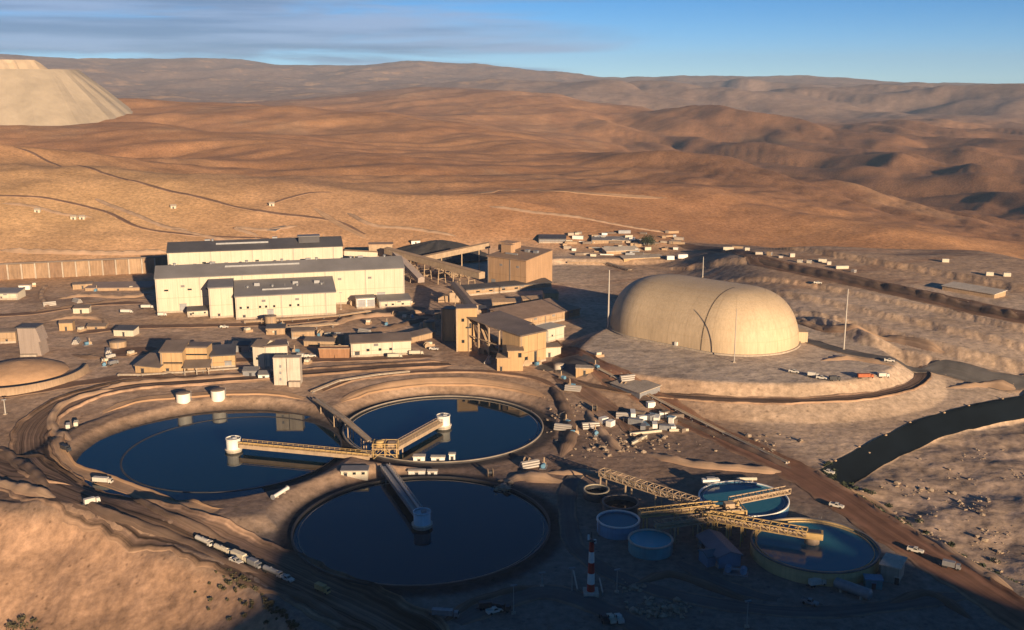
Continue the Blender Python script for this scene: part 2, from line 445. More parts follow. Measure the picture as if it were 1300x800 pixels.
# ---------------------------------------------------------------- the ground, one sheet to the horizon
def soil(x, y, z):
    """base colour of the ground"""
    d = np.hypot(x, y); az = np.degrees(np.arctan2(x, y))
    n = fbm(x / 260, y / 260, 4); n2 = fbm(x / 60 + 5, y / 60, 4)
    c = np.empty(x.shape + (3,))
    hill = np.array([0.48, 0.255, 0.128]); hill2 = np.array([0.40, 0.205, 0.105]); sand = np.array([0.52, 0.31, 0.17]); plant = np.array([0.46, 0.32, 0.225])
    t = np.clip(0.5 + 0.9 * n + 0.4 * n2, 0, 1)[..., None]
    c[:] = hill * t + hill2 * (1 - t)
    def mixin(col, w):
        w = np.clip(w, 0, 1)[..., None]
        c[:] = c * (1 - w) + np.array(col) * w
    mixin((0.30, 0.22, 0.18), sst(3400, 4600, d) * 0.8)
    mixin((0.52, 0.33, 0.2), sst(3500, 4200, d) * sst(0.28, 0.55, n + 0.5 * n2) * sst(12, -6, az))       # pale diggings far off
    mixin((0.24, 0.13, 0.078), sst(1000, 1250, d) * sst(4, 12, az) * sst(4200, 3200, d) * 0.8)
    mixin((0.46, 0.27, 0.15), sst(900, 1300, d) * sst(3600, 2600, d) * sst(0.30, 0.42, fbm(x / 340 + 9, y / 700, 5)) * 0.6)
    mixin((0.15, 0.085, 0.055), sst(900, 1300, d) * sst(0.28, 0.45, ridged(x / 420 + 4, y / 900, 4) - 1.05) * 0.2)
    mixin(sand, sst(2, -10, az) * sst(1250, 800, d) * 0.95 * sst(-0.35, 0.3, n + 0.3) )
    mixin((0.58, 0.36, 0.18), sst(-11, -20, az) * sst(1250, 900, d) * sst(780, 900, d) * 0.8)
    mixin(plant, sst(800, 690, d + 40 * n))
    mixin((0.27, 0.175, 0.12), sst(800, 690, d) * sst(0.05, 0.4, n2) * 0.7)
    mixin((0.42, 0.27, 0.165), sst(800, 690, d) * sst(0.0, -0.35, n2) * 0.6)
    # pale beige earth round the dome and on the benches beyond
    pale = np.maximum(sst(60, 110, x - 0.10 * (y - 480) + 25 * n2) * sst(375, 420, y), sst(-6, 14, x - (22 + (580 - y) * .385))) * sst(338, 350, y) * sst(830, 760, d)
    mixin((0.52, 0.39, 0.285), pale * (0.85 + 0.4 * n2))
    mixin((0.40, 0.265, 0.175), sst(600, 640, d) * sst(850, 770, d) * sst(40, 90, x) * (0.8 + 0.5 * n2))
    mixin((0.33, 0.205, 0.135), sst(600, 640, d) * sst(850, 770, d) * sst(40, 90, x) * sst(.12, .3, fbm((x + y * .5) / 160, (y - x * .5) / 24, 4)) * .8)
    mixin((0.47, 0.385, 0.31), sst(66, 60, mesa_q(x, y)) * 0.8)
    # dark compacted dirt of the lower yard, and a dark ring round the thickeners
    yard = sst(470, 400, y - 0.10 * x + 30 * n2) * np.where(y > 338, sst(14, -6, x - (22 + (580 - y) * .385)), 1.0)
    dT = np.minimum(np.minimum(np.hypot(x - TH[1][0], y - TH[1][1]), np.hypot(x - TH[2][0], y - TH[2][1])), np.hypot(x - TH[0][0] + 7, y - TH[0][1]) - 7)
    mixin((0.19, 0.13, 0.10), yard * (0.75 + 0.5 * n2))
    mixin((0.20, 0.165, 0.145), sst(345, 300, y + 20 * n2) * sst(-110, -60, x) * 0.9)
    mixin((0.06, 0.05, 0.05), sst(R_TH + 7, R_TH + 3, dT))  # painted shade of the banks, reaching farthest beside the first thickener
    return c

def build_ground():
    az = np.radians(np.concatenate([np.linspace(-180, -36, 50), np.linspace(-34.5, 34.5, 800), np.linspace(36, 180, 50)]))
    r = np.concatenate([np.linspace(4, 190, 26)[:-1], np.geomspace(190, 900, 520)[:-1], np.geomspace(900, 14000, 330)])
    A, R = np.meshgrid(az, r)
    X, Y = R * np.sin(A), R * np.cos(A)
    Z = hgt(X, Y)
    nr, na = X.shape
    gy, gx = np.gradient(Z)
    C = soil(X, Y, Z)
    # steep faces: paler fresh earth near the plant
    dr = np.gradient(R, axis=0); dz = np.gradient(Z, axis=0)
    steep = np.clip(np.abs(dz / dr) * 2.2 - 0.25, 0, 1) * (R < 800) * (R > 190)
    C = C * (1 - 0.35 * steep[..., None]) + np.array([0.44, 0.29, 0.18]) * 0.35 * steep[..., None]
    dist, side, _ = poly_dist(X.ravel(), Y.ravel(), EMB)
    s1 = np.where(side > 0, -dist, dist).reshape(X.shape)
    dist, side, _ = poly_dist(X.ravel(), Y.ravel(), CORR)
    s2 = np.where(side > 0, dist, -dist).reshape(X.shape)
    bedm = sst(8, 16, np.minimum(s1, s2))
    nb = fbm(X / 14, Y / 14, 4)
    bc = np.array([0.40, 0.29, 0.215]) * (1 + 0.5 * nb[..., None])
    C = C * (1 - bedm[..., None]) + bc * bedm[..., None]
    dist, side, _ = poly_dist(X.ravel(), Y.ravel(), SLOPE_EDGE)
    s3 = np.where(side > 0, -dist, dist).reshape(X.shape)
    sl = sst(-1, 5, s3)
    sc = np.array([0.40, 0.245, 0.155]) * (1 + 0.35 * fbm(X / 20, Y / 20, 4)[..., None])
    C = C * (1 - sl[..., None]) + sc * sl[..., None]
    me = bpy.data.meshes.new('ground')
    V = np.stack([X, Y, Z], -1).reshape(-1, 3)
    i = np.arange(nr * na).reshape(nr, na)
    j = np.roll(i, -1, axis=1)
    F = np.stack([i[:-1], j[:-1], j[1:], i[1:]], -1).reshape(-1, 4)[:, ::-1]
    me.vertices.add(len(V)); me.vertices.foreach_set('co', V.astype(np.float32).ravel())
    me.loops.add(F.size); me.loops.foreach_set('vertex_index', F.astype(np.int32).ravel())
    me.polygons.add(len(F)); me.polygons.foreach_set('loop_start', np.arange(0, F.size, 4, dtype=np.int32))
    me.polygons.foreach_set('use_smooth', np.ones(len(F), dtype=bool))
    me.update(calc_edges=True)
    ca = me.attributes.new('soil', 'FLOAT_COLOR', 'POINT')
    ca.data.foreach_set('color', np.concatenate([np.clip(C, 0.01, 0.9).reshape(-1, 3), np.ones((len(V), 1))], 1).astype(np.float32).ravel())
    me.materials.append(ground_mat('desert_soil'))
    o = bpy.data.objects.new('ground', me)
    o['kind'] = 'structure'
    COL.objects.link(o)
    return o
ground = build_ground()
# ---------------------------------------------------------------- builders
V3 = lambda p: Vector((float(p[0]), float(p[1]), float(p[2])))
UP = Vector((0, 0, 1))
class MB:
    def __init__(self):
        self.v = []; self.f = []; self.sm = []
    def add(self, vs, fs, smooth=False):
        n = len(self.v)
        self.v += [tuple(p) for p in vs]
        self.f += [tuple(n + i for i in f) for f in fs]
        self.sm += [smooth] * len(fs)
        return self
    def hexa(self, b, t):
        """four bottom and four top points, counter-clockwise seen from above"""
        return self.add(list(b) + list(t), [(3, 2, 1, 0), (4, 5, 6, 7), (0, 1, 5, 4), (1, 2, 6, 5), (2, 3, 7, 6), (3, 0, 4, 7)])
    def box(self, c, s, rz=0.0):
        """c: centre of the base"""
        x, y, z = s[0] / 2, s[1] / 2, s[2]
        ca, sa = math.cos(rz), math.sin(rz)
        q = [(-x, -y), (x, -y), (x, y), (-x, y)]
        pts = [(c[0] + ca * a - sa * b, c[1] + sa * a + ca * b) for a, b in q]
        return self.hexa([(a, b, c[2]) for a, b in pts], [(a, b, c[2] + z) for a, b in pts])
    def beam(self, p, q, w, h):
        p, q = Vector(p), Vector(q)
        d = (q - p).normalized()
        s = d.cross(UP)
        if s.length < 1e-4:
            s = Vector((1, 0, 0))
        s.normalize(); u = s.cross(d).normalized()
        s, u = s * w / 2, u * h / 2
        return self.add([p - s - u, p + s - u, p + s + u, p - s + u, q - s - u, q + s - u, q + s + u, q - s + u],
                        [(0, 1, 2, 3), (7, 6, 5, 4), (4, 5, 1, 0), (5, 6, 2, 1), (6, 7, 3, 2), (7, 4, 0, 3)])
    def tube(self, p, q, r0, r1=None, n=10, caps=True):
        r1 = r0 if r1 is None else r1
        p, q = Vector(p), Vector(q)
        d = (q - p).normalized()
        s = d.cross(UP)
        if s.length < 1e-4:
            s = Vector((1, 0, 0))
        s.normalize(); u = d.cross(s)
        vs = []
        for i in range(n):
            a = 2 * math.pi * i / n
            e = s * math.cos(a) + u * math.sin(a)
            vs += [p + e * r0, q + e * r1]
        self.add(vs, [(2 * i, 2 * i + 1, 2 * ((i + 1) % n) + 1, 2 * ((i + 1) % n)) for i in range(n)], True)
        if caps:
            self.add([vs[2 * i] for i in range(n)], [tuple(range(n))])
            self.add([vs[2 * i + 1] for i in range(n)], [tuple(range(n - 1, -1, -1))])
        return self
    def lathe(self, c, prof, n=48, smooth=True, a0=0.0, a1=2 * math.pi):
        """prof: list of (radius, z) going round"""
        full = abs(a1 - a0 - 2 * math.pi) < 1e-6
        m = n if full else n + 1
        vs = [(c[0] + r * math.cos(a0 + (a1 - a0) * i / n), c[1] + r * math.sin(a0 + (a1 - a0) * i / n), c[2] + z) for i in range(m) for (r, z) in prof]
        k = len(prof); fs = []
        for i in range(n):
            j = (i + 1) % m
            for a in range(k - 1):
                fs.append((i * k + a, j * k + a, j * k + a + 1, i * k + a + 1))
        return self.add(vs, fs, smooth)
    def disc(self, c, r, n=64):
        return self.add([(c[0] + r * math.cos(2 * math.pi * i / n), c[1] + r * math.sin(2 * math.pi * i / n), c[2]) for i in range(n)], [tuple(range(n))])
    def build(self, name, m, parent=None):
        me = bpy.data.meshes.new(name)
        me.from_pydata(self.v, [], self.f)
        me.polygons.foreach_set('use_smooth', self.sm)
        me.materials.append(m)
        me.update()
        o = bpy.data.objects.new(name, me)
        COL.objects.link(o)
        if parent is not None:
            o.parent = parent
        return o
def tag(o, label, cat, group=None):
    o['label'] = label; o['category'] = cat
    if group:
        o['group'] = group
    return o
def thing(name, label, cat, loc=(0, 0, 0), rz=0.0, group=None):
    o = bpy.data.objects.new(name, None)
    o.empty_display_size = 0.5
    COL.objects.link(o)
    o.location = V3(loc); o.rotation_euler = (0, 0, rz)
    return tag(o, label, cat, group)
def copy_tree(root, loc, rz, label=None, group=None, scale=None):
    r = root.copy(); COL.objects.link(r)
    r.location = V3(loc); r.rotation_euler = (0, 0, rz)
    if scale: r.scale = scale
    if label: r['label'] = label
    if group: r['group'] = group
    for ch in root.children:
        c = ch.copy(); COL.objects.link(c); c.parent = r
        for g in ch.children:
            k = g.copy(); COL.objects.link(k); k.parent = c
    return r
def ztop(p, row):
    """height at which the plumb line over p crosses a row of the photograph"""
    b = -(row - 400.0) / FOC
    return CAM_H + (b * p[1] * _cp - p[1] * _sp) / (_cp + b * _sp)
def m_at(p):
    """metres per photograph pixel at p"""
    return (p[1] * _cp - (p[2] - CAM_H) * _sp) / FOC
def azr(px0, py0, px1, py1):
    """heading of the ground line between two pixels, for rotation_euler.z of something built along +X"""
    a, b = P(px0, py0), P(px1, py1)
    return math.atan2(b[1] - a[1], b[0] - a[0])

# ---- surfaces
CREAM = mat('cream_siding', (0.62, 0.545, 0.42), 0.6, var=0.06, scale=0.05, ribs=1.6, rib_axis='X', streak=0.12)
CREAM2 = mat('pale_siding', (0.62, 0.55, 0.43), 0.6, var=0.06, scale=0.08, ribs=1.6, rib_axis='X', streak=0.10)
OCHRE = mat('ochre_siding', (0.50, 0.33, 0.17), 0.65, var=0.10, scale=0.08, ribs=1.2, rib_axis='X', streak=0.16)
TANW = mat('tan_siding', (0.42, 0.29, 0.18), 0.7, var=0.12, scale=0.1, ribs=1.2, rib_axis='X', streak=0.2)
BROWN = mat('brown_siding', (0.40, 0.25, 0.145), 0.65, var=0.10, scale=0.06, ribs=0.9, rib_axis='X', streak=0.18)
ROOFG = mat('grey_roof_sheet', (0.22, 0.205, 0.2), 0.55, var=0.16, scale=0.06, ribs=1.0, rib_axis='X', streak=0.0)
ROOFD = mat('dark_roof_sheet', (0.09, 0.085, 0.09), 0.55, var=0.2, scale=0.06, ribs=1.0, rib_axis='X')
ROOFB = mat('brown_roof_sheet', (0.19, 0.145, 0.115), 0.6, var=0.2, scale=0.1, ribs=1.0, rib_axis='X')
CONC = mat('concrete', (0.40, 0.33, 0.26), 0.85, var=0.16, scale=0.2, bump=0.05, streak=0.22)
CONCP = mat('pale_concrete', (0.52, 0.45, 0.37), 0.85, var=0.14, scale=0.2, bump=0.04, streak=0.2)
WHITE = mat('white_paint', (0.72, 0.69, 0.63), 0.45, var=0.06, scale=0.4, streak=0.08)
STEELY = mat('dusty_yellow_steel', (0.46, 0.31, 0.13), 0.6, var=0.18, scale=0.5, streak=0.1)
STEELT = mat('dusty_tan_steel', (0.40, 0.29, 0.19), 0.65, var=0.18, scale=0.4, streak=0.1)
STEELG = mat('grey_steel', (0.26, 0.26, 0.27), 0.5, metal=0.3, var=0.15, scale=0.6)
DARKS = mat('dark_steel', (0.045, 0.045, 0.05), 0.5, var=0.25, scale=0.6)
GLASS = mat('window_glass', (0.02, 0.025, 0.03), 0.08, var=0.1, spec=0.6)
RUBBER = mat('tyre_rubber', (0.02, 0.02, 0.02), 0.85, var=0.2)
BLUEP = mat('blue_tank_paint', (0.12, 0.26, 0.38), 0.5, var=0.15, scale=0.3, streak=0.15)
TEAL = mat('teal_tank_paint', (0.06, 0.24, 0.27), 0.5, var=0.15, scale=0.3, streak=0.15)
BLUES = mat('blue_shed_sheet', (0.12, 0.22, 0.32), 0.55, var=0.15, scale=0.2, ribs=1.2)
REDP = mat('red_paint', (0.42, 0.035, 0.025), 0.5, var=0.15, scale=0.5, streak=0.12)
RUST = mat('rusty_orange_paint', (0.40, 0.11, 0.04), 0.6, var=0.2, scale=0.5, streak=0.15)
POLE = mat('galvanised_pole', (0.42, 0.38, 0.34), 0.5, metal=0.2, var=0.1)
DOMEM = mat('dome_sheeting', (0.51, 0.385, 0.25), 0.65, var=0.14, scale=0.03, streak=0.14)
DOMES = mat('dome_seam', (0.485, 0.36, 0.222), 0.6, var=0.1)
DOMEA = mat('dome_seam_dark', (0.13, 0.10, 0.07), 0.6, var=0.1)
EMBSH = mat('embankment_shade', (0.005, 0.008, 0.012), 0.8, var=0.3, scale=0.08, spec=0.08)  # near-black tone that paints shade on the embankment's river face
OREM = mat('dark_ore', (0.055, 0.05, 0.05), 0.95, var=0.3, scale=0.2, bump=0.5, bscale=0.6)
ORET = mat('tan_ore', (0.46, 0.28, 0.16), 0.95, var=0.15, scale=0.2, bump=0.4, bscale=0.5)
ROCKM = mat('pale_rock', (0.34, 0.26, 0.19), 0.95, var=0.35, scale=0.5, bump=0.3, bscale=1.0)
def water_mat(name, col, rough=0.03, rip=0.012):
    m = bpy.data.materials.new(name); m.use_nodes = True
    t = m.node_tree; b = t.nodes['Principled BSDF']
    b.inputs['Base Color'].default_value = (*col, 1)
    b.inputs['Roughness'].default_value = rough
    b.inputs['IOR'].default_value = 1.33
    tc = N(t, 'ShaderNodeTexCoord')
    n = N(t, 'ShaderNodeTexNoise'); n.inputs['Scale'].default_value = 0.5; n.inputs['Detail'].default_value = 4
    t.links.new(tc.outputs['Object'], n.inputs['Vector'])
    bp = N(t, 'ShaderNodeBump'); bp.inputs['Strength'].default_value = 0.25; bp.inputs['Distance'].default_value = rip
    t.links.new(n.outputs['Fac'], bp.inputs['Height']); t.links.new(bp.outputs['Normal'], b.inputs['Normal'])
    return m
WATER = water_mat('thickener_water', (0.002, 0.014, 0.026))
WATERB = water_mat('blue_process_water', (0.03, 0.135, 0.18), 0.12)
WATERT = water_mat('teal_process_water', (0.05, 0.34, 0.42), 0.12)

# ---- things of several kinds
def building(name, label, cat, a, b, depth, h, roof='flat', rise=1.2, wm=CREAM, rm=ROOFG, doors=(), windows=(), vents=0, ridge_frac=0.5, over=0.5, group=None, down=1.5, away=True, seams=None, sm=None):
    """a, b: the two front corners on the ground; depth goes away from the camera"""
    a, b = V3(a), V3(b)
    z0 = min(a.z, b.z); a.z = b.z = z0
    u = (b - a); Lh = u.length; u.normalize()
    rz = math.atan2(u.y, u.x)
    t = thing(name, label, cat, a, rz, group)
    # local frame: x along the front, y away, z up
    w = MB()
    zr = rise if roof in ('gable', 'mono') else 0.0
    if roof == 'gable':
        yk = depth * ridge_frac
        pts = [(0, -down), (0, h), (yk, h + zr), (depth, h), (depth, -down)]
        for x in (0, Lh):
            w.add([(x, y, z) for y, z in pts], [tuple(range(5))] if x else [tuple(range(4, -1, -1))])
    elif roof == 'mono':
        for x in (0, Lh):
            w.add([(x, 0, -down), (x, 0, h), (x, depth, h + zr), (x, depth, -down)], [(0, 1, 2, 3)])
    else:
        for x in (0, Lh):
            w.add([(x, 0, -down), (x, 0, h), (x, depth, h), (x, depth, -down)], [(0, 1, 2, 3)])
    hb = h + zr if roof == 'mono' else h
    w.add([(0, 0, -down), (Lh, 0, -down), (Lh, 0, h), (0, 0, h)], [(0, 1, 2, 3)])
    w.add([(0, depth, -down), (Lh, depth, -down), (Lh, depth, hb), (0, depth, hb)], [(3, 2, 1, 0)])
    w.build('wall', wm, t)
    r = MB(); th = 0.35; o = over
    if roof == 'gable':
        yk = depth * ridge_frac
        s1, s2 = zr / max(yk, .1), zr / max(depth - yk, .1)
        e1, e2 = h - s1 * o + .05, h - s2 * o + .05
        k = h + zr + .05
        for (y0, z0_, y1, z1) in ((-o, e1, yk, k), (yk, k, depth + o, e2)):
            r.hexa([(-o, y0, z0_), (Lh + o, y0, z0_), (Lh + o, y1, z1), (-o, y1, z1)], [(-o, y0, z0_ + th), (Lh + o, y0, z0_ + th), (Lh + o, y1, z1 + th), (-o, y1, z1 + th)])
    elif roof == 'mono':
        s1 = zr / depth
        r.hexa([(-o, -o, h - s1 * o + .05), (Lh + o, -o, h - s1 * o + .05), (Lh + o, depth + o, h + zr + s1 * o + .05), (-o, depth + o, h + zr + s1 * o + .05)],
               [(-o, -o, h - s1 * o + .4), (Lh + o, -o, h - s1 * o + .4), (Lh + o, depth + o, h + zr + s1 * o + .4), (-o, depth + o, h + zr + s1 * o + .4)])
    else:
        r.hexa([(-o, -o, h + .03), (Lh + o, -o, h + .03), (Lh + o, depth + o, h + .03), (-o, depth + o, h + .03)], [(-o, -o, h + .4), (Lh + o, -o, h + .4), (Lh + o, depth + o, h + .4), (-o, depth + o, h + .4)])
    ro = r.build('roof', rm, t)
    for k in range(vents):
        x = Lh * (k + 0.5) / vents
        y = depth * (ridge_frac if roof == 'gable' else 0.5)
        zb = h + (zr if roof == 'gable' else zr * 0.5) - 0.1
        MB().tube((x, y, zb), (x, y, zb + 1.3), 0.7, n=10).lathe((x, y, zb + 1.2), [(1.1, 0), (0.9, .35), (0.05, .6)], 10).build('roof_vent', STEELG, ro)
    for (x, wd, hd) in doors:
        d = MB().box((x, -0.06, -0.2), (wd, 0.12, hd + .2)).build('door', STEELG if wd > 2.5 else DARKS, t)
        MB().box((x, -0.10, hd), (wd + .4, 0.2, 0.25)).build('door_head', rm, d)
    for (x, z, wd, hd) in windows:
        f = MB().box((x, -0.05, z), (wd + .3, 0.1, hd + .3)).build('window', wm, t)
        MB().box((x, -0.08, z + .15), (wd, 0.1, hd)).build('pane', GLASS, f)
    if seams is None and Lh > 9 and h > 3.4:
        seams = 4.5
    if sm is None:
        sm = mat('weathered_seam', (.42, .35, .25), .6, var=.15, streak=.2) if wm in (CREAM, CREAM2, WHITE) else mat('rusty_seam', (.30, .19, .10), .7, var=.2, streak=.2)
    if depth > 19 and h > 6:
        zz = lambda y: h + .35 + (zr * y / depth if roof == 'mono' else (zr * min(y / (depth * ridge_frac), (depth - y) / (depth * (1 - ridge_frac))) if roof == 'gable' else 0))
        for f in (.22, .61, .83):
            y = depth * .62
            MB().box((Lh * f, y, zz(y) - .6), (3.2, 2.4, 2.2)).build('roof_unit', STEELG, ro)
        MB().box((Lh * .42, depth * .3, zz(depth * .3) - .4), (Lh * .3, 1.0, 1.3)).build('roof_duct', STEELG, ro)
        for f in (.1, .5, .9):
            MB().box((Lh * f, depth * .5, zz(depth * .5) - .5), (.12, .12, 2.0)).build('roof_mast', STEELG, ro)
    if seams:
        k = max(2, int(Lh / seams))
        for i in range(1, k):
            MB().box((Lh * i / k, -.05, -.4), (.14, .1, h + .4)).build('cladding_seam', sm or wm, t)
        MB().box((Lh / 2, -.06, h * .42), (Lh, .12, .2)).build('girt_line', sm or wm, t)
        MB().box((Lh / 2, -.1, .0), (Lh, .2, 1.1)).build('plinth', CONC, t)
        MB().box((Lh / 2, -over - .15, h - .25), (Lh + over, .3, .4)).build('gutter', rm, t)
        for i in range(0, k + 1, 4):
            MB().box((min(Lh - .3, max(.3, Lh * i / k + .6)), -.2, -.4), (.25, .25, h + .3)).build('downpipe', STEELG, t)
        for i in range(2, k - 1, 3):
            MB().box((Lh * (i + .5) / k, -.08, h * .72), (2.2, .16, 1.3)).build('louvre', ROOFG, t)
    return t

def gallery(name, label, p, q, w=4.0, h=3.2, hm=STEELT, rm=ROOFB, legs=(), lm=STEELT, cat='conveyor', ground_z=None):
    """a closed belt gallery from p to q on trestle legs; legs: fractions along it"""
    p, q = V3(p), V3(q)
    t = thing(name, label, cat, (p.x, p.y, p.z))
    d = q - p; n = d.normalized(); s = n.cross(UP).normalized()
    o = Vector((0, 0, 0))
    MB().beam(o, d, w, h).build('gallery_housing', hm, t)
    r = MB()
    u = s.cross(n)
    e = u * (h / 2 + 0.02)
    k = u * (h / 2 + 0.7)
    a, b = s * (w / 2 + .25), s * (-w / 2 - .25)
    r.add([o + e + a, o + k, o + e + b, d + e + a, d + k, d + e + b], [(0, 1, 4, 3), (1, 2, 5, 4), (0, 2, 1), (3, 4, 5)])
    r.build('gallery_roof', rm, t)
    for f in legs:
        c = p + d * f
        zb = H(c.x, c.y) - 0.4
        top = d * f - u * (h / 2 - .05)
        if p.z + top.z - zb < 1.0:
            continue
        zb -= p.z
        l = MB()
        for sg in (-1, 1):
            ft = Vector((top.x, top.y, zb)) + s * sg * (w / 2 + (top.z - zb) * 0.08)
            l.beam(ft, top + s * sg * (w / 2 - .2), 0.5, 0.5)
        hh = top.z - zb
        for g in (0.35, 0.7):
            z = zb + hh * g
            wd = (w / 2 + hh * 0.08 * (1 - g))
            l.beam(Vector((top.x, top.y, z)) - s * wd, Vector((top.x, top.y, z)) + s * wd, 0.35, 0.35)
        l.build('trestle_leg', lm, t)
    return t

def truss_bridge(name, label, p, q, w=3.0, h=2.2, m=STEELY, legs=(), cat='pipe bridge', bays=None, pipes=2, deck=True):
    """an open lattice bridge carrying pipes"""
    p, q = V3(p), V3(q)
    t = thing(name, label, cat, p)
    d = q - p; Ld = d.length; n = d.normalized(); s = n.cross(UP).normalized(); u = s.cross(n)
    bays = bays or max(3, int(Ld / 2.6))
    tr = MB()
    for sg in (-1, 1):
        a = s * sg * w / 2
        tr.beam(a, d + a, .28, .28); tr.beam(a + u * h, d + a + u * h, .28, .28)
        for i in range(bays + 1):
            c = d * (i / bays)
            tr.beam(c + a, c + a + u * h, .2, .2)
            if i < bays:
                c2 = d * ((i + 1) / bays)
                if i % 2: tr.beam(c + a, c2 + a + u * h, .16, .16)
                else: tr.beam(c + a + u * h, c2 + a, .16, .16)
    for i in range(bays + 1):
        c = d * (i / bays)
        tr.beam(c - s * w / 2, c + s * w / 2, .2, .2); tr.beam(c - s * w / 2 + u * h, c + s * w / 2 + u * h, .2, .2)
    tr.build('truss_frame', m, t)
    if deck:
        MB().beam(u * .12, d + u * .12, w * 0.9, .12).build('deck', STEELT, t)
    for k in range(pipes):
        a = s * (w * 0.6 * ((k + .5) / pipes - .5)) + u * (0.65)
        MB().tube(a, d + a, 0.38, n=8).build('pipe', [STEELT, STEELY, CONC][k % 3], t)
    for f in legs:
        c = p + d * f
        zb = H(c.x, c.y) - 0.4 - p.z
        l = MB()
        for sg in (-1, 1):
            l.beam(Vector((d.x * f, d.y * f, zb)) + s * sg * (w / 2 + .3), d * f + s * sg * w / 2, .4, .4)
        l.beam(d * f - s * w / 2 - u * .3, d * f + s * w / 2 - u * .3, .35, .35)
        l.build('trestle_leg', m, t)
    return t

def tank(name, label, c, r, h, m, lm=None, level=0.75, group=None, rim=WHITE, roof=None, cat='tank', ladder=None):
    t = thing(name, label, cat, c, 0, group)
    n = 56 if r > 8 else 32
    th = 0.3
    if lm is not None:
        MB().lathe((0, 0, 0), [(r - th, 0.3), (r - th, h), (r, h), (r, -1.0)], n).build('wall', m, t)
        MB().lathe((0, 0, 0), [(r - th - .1, h - .15), (r - th - .1, h + .16), (r + .22, h + .16), (r + .22, h - .2), (r, h - .2)], n).build('rim', rim, t)
        MB().disc((0, 0, h * level), r - th, n).build('liquid', lm, t)
    else:
        MB().lathe((0, 0, 0), [(r, -1.0), (r, h)], n).build('wall', m, t)
        MB().lathe((0, 0, 0), [(r + .15, h - .1), (r + .15, h + .1), (r * 0.5, h + .1 + r * .10), (0.02, h + .1 + r * .14)], n).build('roof', roof or m, t)
    nb = max(2, int(h / 1.6))
    for k in range(1, nb):
        MB().lathe((0, 0, 0), [(r, h * k / nb - .07), (r + .08, h * k / nb), (r, h * k / nb + .07)], n).build('hoop', m, t)
    if ladder is not None:
        a = ladder
        l = MB()
        cx, cy = (r + .35) * math.cos(a), (r + .35) * math.sin(a)
        tx, ty = -math.sin(a) * .35, math.cos(a) * .35
        l.beam((cx - tx, cy - ty, -.3), (cx - tx, cy - ty, h + .8), .1, .1); l.beam((cx + tx, cy + ty, -.3), (cx + tx, cy + ty, h + .8), .1, .1)
        for i in range(int(h / .4)):
            l.beam((cx - tx, cy - ty, i * .4), (cx + tx, cy + ty, i * .4), .06, .06)
        l.build('ladder', STEELG, t)
    return t

def spline(pts, step):
    """smooth polyline through points (x, y)"""
    pts = np.array(pts, float)[:, :2]
    p = np.vstack([2 * pts[0] - pts[1], pts, 2 * pts[-1] - pts[-2]])
    outp = []
    for i in range(1, len(p) - 2):
        n = max(2, int(np.linalg.norm(p[i + 1] - p[i]) / step))
        for t in np.linspace(0, 1, n, endpoint=False):
            a = 2 * p[i]; b = p[i + 1] - p[i - 1]; c = 2 * p[i - 1] - 5 * p[i] + 4 * p[i + 1] - p[i + 2]; e = -p[i - 1] + 3 * p[i] - 3 * p[i + 1] + p[i + 2]
            outp.append(0.5 * (a + b * t + c * t * t + e * t ** 3))
    outp.append(pts[-1])
    return np.array(outp)
